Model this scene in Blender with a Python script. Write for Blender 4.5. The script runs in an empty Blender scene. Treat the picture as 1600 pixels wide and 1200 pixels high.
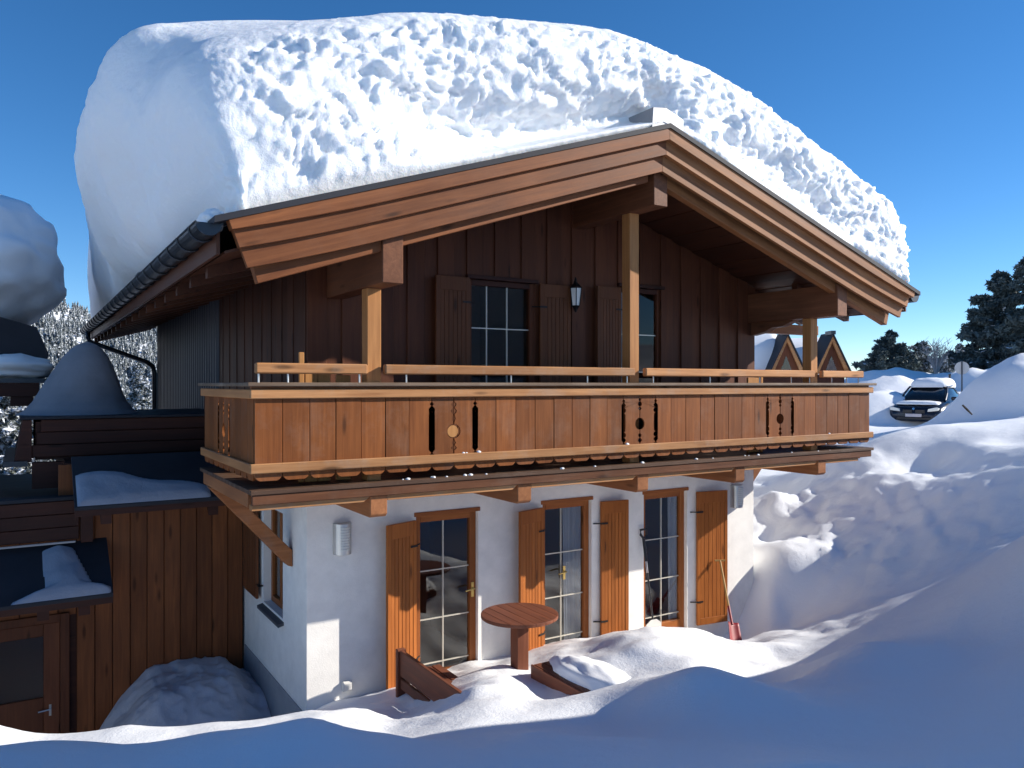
import bpy, bmesh, math, random
import numpy as np
from mathutils import Vector, Matrix

# ------------------------------------------------------------------ camera, sky, sun, exposure
scene = bpy.context.scene
COL = scene.collection
R = math.radians
FOC = 1228.0                      # focal length in photo pixels (1600 wide)
YAW = 31.9
cam_d = bpy.data.cameras.new('camera')
cam_d.sensor_width = 36.0
cam_d.lens = 36.0 * FOC / 1600.0
cam_d.clip_start = 0.1
cam_d.clip_end = 5000.0
cam = bpy.data.objects.new('camera', cam_d)
cam.location = (0, 0, 0)
cam.rotation_euler = (R(90), 0, R(-YAW))
COL.objects.link(cam)
scene.camera = cam

SUN_TRAVEL = Vector((-2.3, 1.0, -1.17)).normalized()
world = bpy.data.worlds.new('World')
scene.world = world
world.use_nodes = True
wn = world.node_tree
for n in list(wn.nodes):
    wn.nodes.remove(n)
sky = wn.nodes.new('ShaderNodeTexSky')
sky.sky_type = 'NISHITA'
sky.sun_disc = False
sky.sun_elevation = math.asin(-SUN_TRAVEL.z)
sky.sun_rotation = math.atan2(-SUN_TRAVEL.x, -SUN_TRAVEL.y)
sky.altitude = 1800
sky.air_density = 0.9
sky.dust_density = 0.0
sky.ozone_density = 4.0
bg = wn.nodes.new('ShaderNodeBackground')
bg.inputs['Strength'].default_value = 0.077
wo = wn.nodes.new('ShaderNodeOutputWorld')
hs = wn.nodes.new('ShaderNodeHueSaturation')
hs.inputs['Saturation'].default_value = 1.2
wn.links.new(sky.outputs[0], hs.inputs['Color'])
wn.links.new(hs.outputs[0], bg.inputs[0])
wn.links.new(bg.outputs[0], wo.inputs[0])

sun_d = bpy.data.lights.new('sun', 'SUN')
sun_d.energy = 3.5
sun_d.angle = R(0.5)
sun_d.color = (1.0, 0.94, 0.85)
sun = bpy.data.objects.new('sun', sun_d)
sun.rotation_euler = SUN_TRAVEL.to_track_quat('-Z', 'Y').to_euler()
sun.location = (30, -12, 20)
COL.objects.link(sun)

vs = scene.view_settings
vs.view_transform = 'Standard'
vs.look = 'None'
vs.exposure = 1.08
vs.gamma = 1.0
vs.use_curve_mapping = False

# ------------------------------------------------------------------ helpers
CY, SY = math.cos(R(YAW)), math.sin(R(YAW))
def P(px, py, d):
    """a point of the place: photo pixel and distance along the view axis, in metres"""
    u = (px - 800.0) / FOC
    return (d * (SY + CY * u), d * (CY - SY * u), -(py - 600.0) / FOC * d)

WL = {}                            # world location of every object built (none of the roots is rotated)
def link(o, parent=None, loc=(0, 0, 0)):
    COL.objects.link(o)
    loc = Vector(loc)
    WL[o.name] = loc.copy()
    if parent is not None:
        o.parent = parent
        o.location = loc - WL[parent.name]
    else:
        o.location = loc
    return o

def tag(o, label=None, cat=None, group=None, kind=None):
    if label: o['label'] = label
    if cat: o['category'] = cat
    if group: o['group'] = group
    if kind: o['kind'] = kind
    return o

def empty(name, loc, label, cat, group=None):
    o = bpy.data.objects.new(name, None)
    o.empty_display_size = 0.2
    link(o, None, loc)
    return tag(o, label, cat, group)

class MB:
    def __init__(s):
        s.v = []; s.f = []
    def add(s, verts, faces):
        b = len(s.v)
        s.v += [tuple(p) for p in verts]
        s.f += [tuple(b + i for i in f) for f in faces]
        return s
    def box(s, x0, x1, y0, y1, z0, z1):
        return s.add([(x0,y0,z0),(x1,y0,z0),(x1,y1,z0),(x0,y1,z0),(x0,y0,z1),(x1,y0,z1),(x1,y1,z1),(x0,y1,z1)],
                     [(0,3,2,1),(4,5,6,7),(0,1,5,4),(1,2,6,5),(2,3,7,6),(3,0,4,7)])
    def prism(s, poly, a0, a1, axis='y'):
        """poly: list of (p,q); axis y -> (x,z), axis x -> (y,z), axis z -> (x,y)"""
        n = len(poly)
        def mk(p, q, a):
            return (p, a, q) if axis == 'y' else ((a, p, q) if axis == 'x' else (p, q, a))
        vs_ = [mk(p, q, a0) for p, q in poly] + [mk(p, q, a1) for p, q in poly]
        fs = [tuple(range(n)), tuple(range(2*n-1, n-1, -1))]
        fs += [(i, i + n, (i+1) % n + n, (i+1) % n) for i in range(n)]
        return s.add(vs_, fs)
    def tube(s, pts, rad, n=10, caps=True):
        pts = [Vector(p) for p in pts]
        rs = rad if isinstance(rad, (list, tuple)) else [rad] * len(pts)
        b = len(s.v)
        for i, p in enumerate(pts):
            t = (pts[min(i+1, len(pts)-1)] - pts[max(i-1, 0)]).normalized()
            up = Vector((0, 0, 1)) if abs(t.z) < 0.9 else Vector((1, 0, 0))
            a = t.cross(up).normalized(); c = t.cross(a).normalized()
            for k in range(n):
                w = 2 * math.pi * k / n
                q = p + (a * math.cos(w) + c * math.sin(w)) * rs[i]
                s.v.append(tuple(q))
        for i in range(len(pts) - 1):
            for k in range(n):
                k2 = (k + 1) % n
                s.f.append((b+i*n+k, b+i*n+k2, b+(i+1)*n+k2, b+(i+1)*n+k))
        if caps:
            s.f.append(tuple(b + k for k in range(n))[::-1])
            s.f.append(tuple(b + (len(pts)-1)*n + k for k in range(n)))
        return s
    def lathe(s, prof, c, n=24):
        b = len(s.v)
        for r, z in prof:
            for k in range(n):
                w = 2 * math.pi * k / n
                s.v.append((c[0] + r*math.cos(w), c[1] + r*math.sin(w), c[2] + z))
        for i in range(len(prof) - 1):
            for k in range(n):
                k2 = (k + 1) % n
                s.f.append((b+i*n+k, b+i*n+k2, b+(i+1)*n+k2, b+(i+1)*n+k))
        return s
    def build(s, name, mat, parent=None, bevel=0.0, smooth=False, kind=None, origin=None, recalc=True):
        v = np.array(s.v, dtype=float)
        c = (v.min(0) + v.max(0)) / 2 if origin is None else np.array(origin, dtype=float)
        me = bpy.data.meshes.new(name)
        me.from_pydata((v - c).tolist(), [], s.f)
        bm = bmesh.new(); bm.from_mesh(me)
        if recalc: bmesh.ops.recalc_face_normals(bm, faces=bm.faces)
        if bevel > 0:
            bmesh.ops.bevel(bm, geom=list(bm.edges), offset=bevel, segments=1, affect='EDGES', clamp_overlap=True)
        if smooth:
            for f in bm.faces: f.smooth = True
        bm.to_mesh(me); bm.free()
        if mat: me.materials.append(mat)
        o = bpy.data.objects.new(name, me)
        link(o, parent, c)
        if kind: o['kind'] = kind
        return o

def again(o, parent, loc):
    """another copy of a built piece, same mesh data, at a world location"""
    c = o.copy()
    return link(c, parent, loc)

def grid_mesh(name, V, mat, parent=None, smooth=True, closed_u=False, origin=None):
    """V: (m, n, 3) array"""
    m, n, _ = V.shape
    idx = np.arange(m * n).reshape(m, n)
    if closed_u:
        idx2 = np.concatenate([idx, idx[:, :1]], 1)
    else:
        idx2 = idx
    q = np.stack([idx2[:-1, :-1], idx2[:-1, 1:], idx2[1:, 1:], idx2[1:, :-1]], -1).reshape(-1, 4)
    vv = V.reshape(-1, 3)
    c = (vv.min(0) + vv.max(0)) / 2 if origin is None else np.array(origin, float)
    me = bpy.data.meshes.new(name)
    me.vertices.add(len(vv)); me.vertices.foreach_set('co', (vv - c).astype(np.float32).ravel())
    me.loops.add(q.size); me.loops.foreach_set('vertex_index', q.astype(np.int32).ravel())
    me.polygons.add(len(q))
    me.polygons.foreach_set('loop_start', np.arange(0, q.size, 4, dtype=np.int32))
    me.polygons.foreach_set('use_smooth', np.full(len(q), smooth))
    me.update(calc_edges=True)
    if mat: me.materials.append(mat)
    o = bpy.data.objects.new(name, me)
    return link(o, parent, c)

# vectorised value-gradient noise ---------------------------------------------------
_rs = np.random.RandomState(7)
_perm = _rs.permutation(512)
_perm = np.concatenate([_perm, _perm, _perm])
_grad = _rs.randn(512, 3); _grad /= np.linalg.norm(_grad, axis=1)[:, None]
def noise3(x, y, z):
    x, y, z = np.broadcast_arrays(np.asarray(x, float), np.asarray(y, float), np.asarray(z, float))
    xi, yi, zi = np.floor(x).astype(int), np.floor(y).astype(int), np.floor(z).astype(int)
    xf, yf, zf = x - xi, y - yi, z - zi
    u, v, w = [t*t*t*(t*(t*6-15)+10) for t in (xf, yf, zf)]
    r = 0
    for dx in (0, 1):
        for dy in (0, 1):
            for dz in (0, 1):
                h = _perm[(_perm[(_perm[(xi+dx) & 511] + yi + dy) & 511] + zi + dz) & 511]
                g = _grad[h]
                d = g[..., 0]*(xf-dx) + g[..., 1]*(yf-dy) + g[..., 2]*(zf-dz)
                r = r + d * (u if dx else 1-u) * (v if dy else 1-v) * (w if dz else 1-w)
    return r * 1.6
def fbm(x, y, z, oct=4, gain=0.5):
    r, a, f = 0, 1.0, 1.0
    for o in range(oct):
        r = r + a * noise3(x*f + 13.1*o, y*f + 7.7*o, z*f + 3.3*o)
        a *= gain; f *= 2.03
    return r
def ridged(x, y, z, oct=3, gain=0.5):
    r, a, f = 0, 1.0, 1.0
    for o in range(oct):
        r = r + a * (1 - 2*np.abs(noise3(x*f + 5.1*o, y*f + 17.7*o, z*f + 9.3*o)))
        a *= gain; f *= 2.1
    return r
def sstep(a, b, x):
    t = np.clip((np.asarray(x, float) - a) / (b - a), 0, 1)
    return t * t * (3 - 2 * t)

# ------------------------------------------------------------------ materials
def newmat(name):
    m = bpy.data.materials.new(name); m.use_nodes = True
    nt = m.node_tree
    b = nt.nodes['Principled BSDF']
    return m, nt, b
def N(nt, t, **kw):
    n = nt.nodes.new(t)
    for k, v in kw.items():
        setattr(n, k, v)
    return n
def setin(n, **kw):
    for k, v in kw.items():
        n.inputs[k].default_value = v
def ramp(nt, stops, interp='LINEAR'):
    r = N(nt, 'ShaderNodeValToRGB')
    e = r.color_ramp.elements
    r.color_ramp.interpolation = interp
    while len(e) > 1: e.remove(e[-1])
    e[0].position = stops[0][0]; e[0].color = stops[0][1]
    for p, c in stops[1:]:
        k = e.new(p); k.color = c
    return r
def c4(c): return (c[0], c[1], c[2], 1.0)

def wood(name, dark, light, axis='z', rot=0.0, rough=0.5, vary=0.25, weather=0.0):
    m, nt, b = newmat(name)
    L = nt.links.new
    tc = N(nt, 'ShaderNodeTexCoord'); oi = N(nt, 'ShaderNodeObjectInfo')
    off = N(nt, 'ShaderNodeMath', operation='MULTIPLY'); off.inputs[1].default_value = 71.0
    L(oi.outputs['Random'], off.inputs[0])
    add = N(nt, 'ShaderNodeVectorMath', operation='ADD')
    L(tc.outputs['Object'], add.inputs[0]); 
    cmb = N(nt, 'ShaderNodeCombineXYZ')
    for i in range(3): L(off.outputs[0], cmb.inputs[i])
    rm = N(nt, 'ShaderNodeMapping'); rm.inputs['Rotation'].default_value = (0, rot, 0)
    L(tc.outputs['Object'], rm.inputs['Vector'])
    L(rm.outputs[0], add.inputs[0]); L(cmb.outputs[0], add.inputs[1])
    def mapped(al, ac):
        mp = N(nt, 'ShaderNodeMapping')
        s = [ac, ac, ac]; s['xyz'.index(axis)] = al
        mp.inputs['Scale'].default_value = s
        L(add.outputs[0], mp.inputs['Vector'])
        return mp
    g = N(nt, 'ShaderNodeTexNoise'); setin(g, Scale=1.0, Detail=5.0, Roughness=0.62, Distortion=0.5)
    L(mapped(1.3, 26).outputs[0], g.inputs['Vector'])
    g2 = N(nt, 'ShaderNodeTexNoise'); setin(g2, Scale=1.0, Detail=3.0, Roughness=0.6)
    L(mapped(0.9, 3.2).outputs[0], g2.inputs['Vector'])
    mixg = N(nt, 'ShaderNodeMath', operation='MULTIPLY_ADD'); mixg.inputs[1].default_value = 0.55
    L(g.outputs['Fac'], mixg.inputs[0])
    h = N(nt, 'ShaderNodeMath', operation='MULTIPLY'); h.inputs[1].default_value = 0.45
    L(g2.outputs['Fac'], h.inputs[0]); L(h.outputs[0], mixg.inputs[2])
    cr = ramp(nt, [(0.30, c4(dark)), (0.52, c4([(a+q)/2 for a, q in zip(dark, light)])), (0.68, c4(light))])
    L(mixg.outputs[0], cr.inputs[0])
    # knots
    vo = N(nt, 'ShaderNodeTexVoronoi'); setin(vo, Scale=1.0)
    L(mapped(1.6, 7.0).outputs[0], vo.inputs['Vector'])
    kr = ramp(nt, [(0.08, (0, 0, 0, 1)), (0.20, (1, 1, 1, 1))])
    L(vo.outputs['Distance'], kr.inputs[0])
    sel = N(nt, 'ShaderNodeSeparateColor'); L(vo.outputs['Color'], sel.inputs[0])
    gt = N(nt, 'ShaderNodeMath', operation='GREATER_THAN'); gt.inputs[1].default_value = 0.45
    L(sel.outputs[0], gt.inputs[0])
    mx = N(nt, 'ShaderNodeMath', operation='MAXIMUM'); L(kr.outputs[0], mx.inputs[0]); L(gt.outputs[0], mx.inputs[1])
    km = N(nt, 'ShaderNodeMapRange'); setin(km, **{'To Min': 0.42, 'To Max': 1.0}); L(mx.outputs[0], km.inputs[0])
    # per piece tone
    tone = N(nt, 'ShaderNodeMapRange'); setin(tone, **{'To Min': 1.0 - vary, 'To Max': 1.0 + vary}); L(oi.outputs['Random'], tone.inputs[0])
    tk = N(nt, 'ShaderNodeMath', operation='MULTIPLY'); L(km.outputs[0], tk.inputs[0]); L(tone.outputs[0], tk.inputs[1])
    mul = N(nt, 'ShaderNodeVectorMath', operation='SCALE'); L(cr.outputs[0], mul.inputs[0]); L(tk.outputs[0], mul.inputs['Scale'])
    last = mul.outputs[0]
    if weather > 0:
        wz = N(nt, 'ShaderNodeTexNoise'); setin(wz, Scale=2.3, Detail=6.0, Roughness=0.7)
        L(add.outputs[0], wz.inputs['Vector'])
        wr = ramp(nt, [(0.5, (0, 0, 0, 1)), (0.72, (weather, weather, weather, 1))]); L(wz.outputs['Fac'], wr.inputs[0])
        wm = N(nt, 'ShaderNodeMix', data_type='RGBA'); L(wr.outputs[0], wm.inputs[0]); L(last, wm.inputs[6])
        wm.inputs[7].default_value = (0.36, 0.31, 0.25, 1); last = wm.outputs[2]
    L(last, b.inputs['Base Color'])
    rr = N(nt, 'ShaderNodeMapRange'); setin(rr, **{'To Min': rough - 0.1, 'To Max': rough + 0.2}); L(g.outputs['Fac'], rr.inputs[0])
    L(rr.outputs[0], b.inputs['Roughness'])
    b.inputs['Specular IOR Level'].default_value = 0.2
    bp = N(nt, 'ShaderNodeBump'); setin(bp, Strength=0.35, Distance=0.004); L(g.outputs['Fac'], bp.inputs['Height'])
    L(bp.outputs[0], b.inputs['Normal'])
    return m

SL = math.atan(0.326)
M = {}
M['board'] = wood('balcony_board_wood', (0.135, 0.040, 0.010), (0.29, 0.095, 0.024), 'z', weather=0.14, vary=0.2)
M['trim'] = wood('balcony_trim_wood', (0.30, 0.125, 0.045), (0.60, 0.30, 0.125), 'x', weather=0.35)
M['trim_y'] = wood('balcony_trim_wood_y', (0.30, 0.125, 0.045), (0.55, 0.26, 0.105), 'y')
M['post'] = wood('post_wood', (0.32, 0.130, 0.042), (0.58, 0.27, 0.095), 'z')
M['beam_x'] = wood('beam_wood_x', (0.17, 0.060, 0.022), (0.36, 0.140, 0.052), 'x', weather=0.2)
M['beam_y'] = wood('beam_wood_y', (0.20, 0.075, 0.03), (0.40, 0.165, 0.065), 'y')
M['purlin'] = wood('purlin_wood', (0.11, 0.042, 0.02), (0.24, 0.095, 0.045), 'y')  # darker than the beams: under-roof shade is put into the colour
M['deck'] = wood('weathered_deck_wood', (0.13, 0.085, 0.055), (0.27, 0.19, 0.13), 'x', weather=0.5)
M['deck_shaded'] = wood('shaded_deck_wood', (0.06, 0.032, 0.02), (0.14, 0.08, 0.05), 'x', weather=0.15)  # darker copy of the deck wood, shadow below the boards painted in
M['edge_beam'] = wood('edge_beam_wood', (0.085, 0.032, 0.014), (0.20, 0.078, 0.034), 'x', weather=0.1)
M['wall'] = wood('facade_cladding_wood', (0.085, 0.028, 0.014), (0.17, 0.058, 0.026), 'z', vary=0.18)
M['wall_side'] = wood('side_cladding_wood', (0.045, 0.017, 0.010), (0.09, 0.034, 0.018), 'z', vary=0.18)  # cladding colour darkened to deepen the shade on the house sides
M['annex'] = wood('annex_cladding_wood', (0.125, 0.040, 0.015), (0.29, 0.098, 0.033), 'z', vary=0.2)
M['annex_x'] = wood('annex_fascia_wood', (0.035, 0.013, 0.010), (0.085, 0.030, 0.019), 'x', vary=0.15)
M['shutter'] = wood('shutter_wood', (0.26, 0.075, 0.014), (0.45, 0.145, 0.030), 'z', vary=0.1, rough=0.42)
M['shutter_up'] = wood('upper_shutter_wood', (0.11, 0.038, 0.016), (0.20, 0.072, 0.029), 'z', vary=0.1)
M['frame'] = wood('door_frame_wood', (0.22, 0.068, 0.02), (0.40, 0.135, 0.036), 'z', vary=0.08, rough=0.4)
M['frame_x'] = wood('door_frame_wood_x', (0.22, 0.068, 0.02), (0.40, 0.135, 0.036), 'x', vary=0.08, rough=0.4)
M['frame_y'] = wood('door_frame_wood_y', (0.22, 0.068, 0.02), (0.40, 0.135, 0.036), 'y', vary=0.08, rough=0.4)
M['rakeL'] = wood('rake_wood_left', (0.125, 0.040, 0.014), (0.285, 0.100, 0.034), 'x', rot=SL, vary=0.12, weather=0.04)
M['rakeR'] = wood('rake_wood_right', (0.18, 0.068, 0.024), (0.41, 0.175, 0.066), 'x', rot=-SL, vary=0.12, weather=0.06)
M['soffit'] = wood('soffit_wood', (0.06, 0.022, 0.012), (0.12, 0.045, 0.022), 'y', vary=0.2)  # base colour darkened to add to the shade below the roof
M['furn'] = wood('garden_furniture_wood', (0.12, 0.040, 0.022), (0.27, 0.095, 0.050), 'x', vary=0.1, rough=0.45)
M['furn_y'] = wood('garden_furniture_wood_y', (0.12, 0.040, 0.022), (0.27, 0.095, 0.050), 'y', vary=0.1, rough=0.45)
M['furn_z'] = wood('garden_furniture_wood_z', (0.12, 0.040, 0.022), (0.27, 0.095, 0.050), 'z', vary=0.1, rough=0.45)
M['chair'] = wood('balcony_chair_wood', (0.40, 0.17, 0.05), (0.62, 0.31, 0.11), 'z', vary=0.1)
M['trunk'] = wood('bark', (0.05, 0.035, 0.026), (0.12, 0.085, 0.06), 'z', rough=0.8)

def plain(name, col, rough=0.5, metal=0.0, spec=0.5, bump=0.0, scale=30.0, var=0.0, dist=0.004):
    m, nt, b = newmat(name)
    b.inputs['Base Color'].default_value = c4(col)
    b.inputs['Roughness'].default_value = rough
    b.inputs['Metallic'].default_value = metal
    b.inputs['Specular IOR Level'].default_value = spec
    tc = N(nt, 'ShaderNodeTexCoord')
    nz = N(nt, 'ShaderNodeTexNoise'); setin(nz, Scale=scale, Detail=6.0, Roughness=0.65)
    nt.links.new(tc.outputs['Object'], nz.inputs['Vector'])
    if var > 0:
        n2 = N(nt, 'ShaderNodeTexNoise'); setin(n2, Scale=scale*0.08, Detail=5.0, Roughness=0.65)
        nt.links.new(tc.outputs['Object'], n2.inputs['Vector'])
        cr = ramp(nt, [(0.3, c4([c*(1-var) for c in col])), (0.7, c4([min(1, c*(1+var)) for c in col]))])
        nt.links.new(n2.outputs['Fac'], cr.inputs[0]); nt.links.new(cr.outputs[0], b.inputs['Base Color'])
    if bump > 0:
        bp = N(nt, 'ShaderNodeBump'); setin(bp, Strength=bump, Distance=dist)
        nt.links.new(nz.outputs['Fac'], bp.inputs['Height']); nt.links.new(bp.outputs[0], b.inputs['Normal'])
    return m
M['plaster'] = plain('white_plaster', (0.88, 0.85, 0.79), 0.85, spec=0.2, bump=0.45, scale=60, var=0.07, dist=0.006)
M['plinth'] = plain('grey_plinth', (0.30, 0.31, 0.33), 0.8, bump=0.4, scale=60, var=0.1)
M['metal_dark'] = plain('dark_metal', (0.055, 0.062, 0.072), 0.42, metal=0.75, var=0.2, scale=12)
M['metal_sheet'] = plain('metal_siding_sheet', (0.05, 0.05, 0.06), 0.5, metal=0.2, var=0.1, scale=10)
M['metal_zinc'] = plain('zinc_sheet', (0.30, 0.31, 0.33), 0.5, metal=0.7, var=0.15, scale=20)
M['steel'] = plain('brushed_steel', (0.62, 0.61, 0.58), 0.32, metal=0.85, var=0.06, scale=40)
M['louver'] = plain('lamp_louver', (0.72, 0.72, 0.66), 0.5)
M['black'] = plain('black_plastic', (0.02, 0.02, 0.022), 0.45)
M['iron'] = plain('black_iron', (0.018, 0.016, 0.016), 0.5, metal=0.5)
M['brass'] = plain('brass', (0.72, 0.50, 0.16), 0.3, metal=0.9)
M['bar'] = plain('glazing_bar', (0.66, 0.62, 0.52), 0.35, metal=0.3)
M['red'] = plain('red_plastic', (0.26, 0.012, 0.018), 0.5, var=0.15, scale=30)
M['slate'] = plain('slate_sill', (0.07, 0.075, 0.085), 0.6, var=0.15, scale=30)
M['interior'] = plain('room_wall', (0.10, 0.09, 0.085), 0.9)
M['curtain'] = plain('curtain_cloth', (0.50, 0.50, 0.51), 0.9, bump=0.2, scale=80)
M['socket'] = plain('white_plastic', (0.78, 0.76, 0.70), 0.4)
M['yellow_wood'] = wood('shovel_handle_wood', (0.42, 0.24, 0.07), (0.62, 0.38, 0.14), 'z')
M['roof_metal'] = plain('dark_roof_sheet', (0.028, 0.029, 0.036), 0.65, metal=0.0, spec=0.25, var=0.25, scale=14)
M['paint'] = plain('car_paint_dark_blue', (0.012, 0.016, 0.03), 0.22, metal=0.3, spec=0.6)
M['car_glass'] = plain('car_window_glass', (0.012, 0.016, 0.022), 0.06, spec=0.7)
M['headlight'] = plain('headlight_lens', (0.78, 0.78, 0.72), 0.15, spec=0.8)
M['plate'] = plain('number_plate', (0.55, 0.50, 0.52), 0.5)
M['rubber'] = plain('tyre_rubber', (0.02, 0.02, 0.02), 0.8)
M['chrome'] = plain('chrome', (0.6, 0.6, 0.62), 0.15, metal=1.0)
M['cone'] = plain('dull_grey_cover', (0.22, 0.23, 0.26), 0.75, spec=0.2, var=0.12, scale=25, bump=0.25, dist=.01)
M['sign_back'] = plain('sign_back_grey', (0.50, 0.50, 0.50), 0.6)

def snow_mat(name, col=(0.90, 0.915, 0.93), fine=0.25, coarse=0.25, cs=5.0, fs=60.0, cd=0.05, fd=0.012, sss=0.0):
    m, nt, b = newmat(name)
    L = nt.links.new
    b.inputs['Base Color'].default_value = c4(col)
    b.inputs['Roughness'].default_value = 0.6
    b.inputs['Specular IOR Level'].default_value = 0.25
    if sss > 0:
        b.inputs['Subsurface Weight'].default_value = sss
        b.inputs['Subsurface Radius'].default_value = (1.0, 1.15, 1.3)
        b.inputs['Subsurface Scale'].default_value = 0.05
    tc = N(nt, 'ShaderNodeTexCoord')
    n1 = N(nt, 'ShaderNodeTexNoise'); setin(n1, Scale=cs, Detail=6.0, Roughness=0.6)
    n2 = N(nt, 'ShaderNodeTexNoise'); setin(n2, Scale=fs, Detail=3.0, Roughness=0.7)
    L(tc.outputs['Object'], n1.inputs['Vector']); L(tc.outputs['Object'], n2.inputs['Vector'])
    b1 = N(nt, 'ShaderNodeBump'); setin(b1, Strength=coarse, Distance=cd); L(n1.outputs['Fac'], b1.inputs['Height'])
    b2 = N(nt, 'ShaderNodeBump'); setin(b2, Strength=fine, Distance=fd); L(n2.outputs['Fac'], b2.inputs['Height'])
    L(b1.outputs[0], b2.inputs['Normal']); L(b2.outputs[0], b.inputs['Normal'])
    return m
M['snow'] = snow_mat('ground_snow', coarse=0.3, cs=3.0, cd=.06, fine=.4, fs=45)
M['snow_roof'] = snow_mat('crumbly_roof_snow', coarse=0.5, cs=9.0, cd=0.04, fine=0.35, fs=70, sss=0.7)
M['snow_smooth'] = snow_mat('smooth_snow', coarse=0.12, cs=2.0)
M['snow_dull'] = snow_mat('dull_patch_snow', col=(0.36, 0.37, 0.42), coarse=0.35, cs=6.0)  # snow colour lowered to paint in the deep shade on the canopies
M['snow_grey'] = snow_mat('dull_grey_snow', col=(0.52, 0.53, 0.58), coarse=0.35, cs=6.0)  # even grey snow, duller than the ground snow

def glass_mat(name='window_glass', ior=1.7):
    m, nt, b = newmat(name)
    nt.nodes.remove(b)
    out = nt.nodes['Material Output']
    tr = N(nt, 'ShaderNodeBsdfTransparent'); tr.inputs[0].default_value = (0.80, 0.83, 0.86, 1)
    gl = N(nt, 'ShaderNodeBsdfGlossy'); gl.inputs['Roughness'].default_value = 0.015
    fr = N(nt, 'ShaderNodeFresnel'); fr.inputs['IOR'].default_value = ior
    mx = N(nt, 'ShaderNodeMixShader')
    ge = N(nt, 'ShaderNodeNewGeometry')            # only the outer face of a pane mirrors
    inv = N(nt, 'ShaderNodeMath', operation='SUBTRACT'); inv.inputs[0].default_value = 1.0
    nt.links.new(ge.outputs['Backfacing'], inv.inputs[1])
    fm = N(nt, 'ShaderNodeMath', operation='MULTIPLY')
    nt.links.new(fr.outputs[0], fm.inputs[0]); nt.links.new(inv.outputs[0], fm.inputs[1])
    nt.links.new(fm.outputs[0], mx.inputs[0]); nt.links.new(tr.outputs[0], mx.inputs[1]); nt.links.new(gl.outputs[0], mx.inputs[2])
    nt.links.new(mx.outputs[0], out.inputs[0])
    return m
M['glass'] = glass_mat(ior=2.0)
M['glass_up'] = glass_mat('upper_window_glass', 1.4)

def needle_mat(name, dark, light, snow=0.0, nscale=0.7):
    m, nt, b = newmat(name)
    L = nt.links.new
    tc = N(nt, 'ShaderNodeTexCoord')
    nz = N(nt, 'ShaderNodeTexNoise'); setin(nz, Scale=nscale, Detail=5.0, Roughness=0.7)
    L(tc.outputs['Object'], nz.inputs['Vector'])
    cr = ramp(nt, [(0.3, c4(dark)), (0.7, c4(light))]); L(nz.outputs['Fac'], cr.inputs[0])
    last = cr.outputs[0]
    if snow > 0:
        n2 = N(nt, 'ShaderNodeTexNoise'); setin(n2, Scale=nscale*6, Detail=4.0, Roughness=0.7)
        L(tc.outputs['Object'], n2.inputs['Vector'])
        r2 = ramp(nt, [(0.56 - 0.2*snow, (0, 0, 0, 1)), (0.66 - 0.2*snow, (1, 1, 1, 1))]); L(n2.outputs['Fac'], r2.inputs[0])
        mx = N(nt, 'ShaderNodeMix', data_type='RGBA'); L(r2.outputs[0], mx.inputs[0]); L(last, mx.inputs[6])
        mx.inputs[7].default_value = (0.72, 0.75, 0.80, 1); last = mx.outputs[2]
    L(last, b.inputs['Base Color']); b.inputs['Roughness'].default_value = 0.7
    b.inputs['Specular IOR Level'].default_value = 0.2
    return m
M['needle'] = needle_mat('pine_needles', (0.042, 0.064, 0.072), (0.115, 0.150, 0.152))  # lightened and blued, distance haze put into the needle colour
M['needle_frost'] = needle_mat('frosted_needles', (0.045, 0.060, 0.055), (0.14, 0.15, 0.13), snow=0.35)
M['twig_snow'] = plain('snow_on_branches', (0.80, 0.83, 0.88), 0.7)
M['bare'] = plain('frosted_twigs', (0.42, 0.38, 0.36), 0.8)
M['far_tree'] = needle_mat('far_forest_needles', (0.045, 0.06, 0.065), (0.12, 0.135, 0.14), snow=0.16, nscale=0.3)

# ------------------------------------------------------------------ snow covered ground
def tps_fit(pts):
    p = np.array(pts, float); n = len(p)
    def U(r2): return np.where(r2 > 1e-12, r2 * np.log(r2 + 1e-12), 0.0)
    d2 = ((p[:, None, :2] - p[None, :, :2]) ** 2).sum(-1)
    A = np.zeros((n + 3, n + 3))
    A[:n, :n] = U(d2) + np.eye(n) * 0.02
    A[:n, n] = 1; A[:n, n+1:] = p[:, :2]; A[n, :n] = 1; A[n+1:, :n] = p[:, :2].T
    w = np.linalg.solve(A, np.concatenate([p[:, 2], [0, 0, 0]]))
    def f(x, y):
        r = w[n] + w[n+1] * x + w[n+2] * y
        for i in range(n):
            r = r + w[i] * U((x - p[i, 0]) ** 2 + (y - p[i, 1]) ** 2)
        return r
    return f

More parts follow.
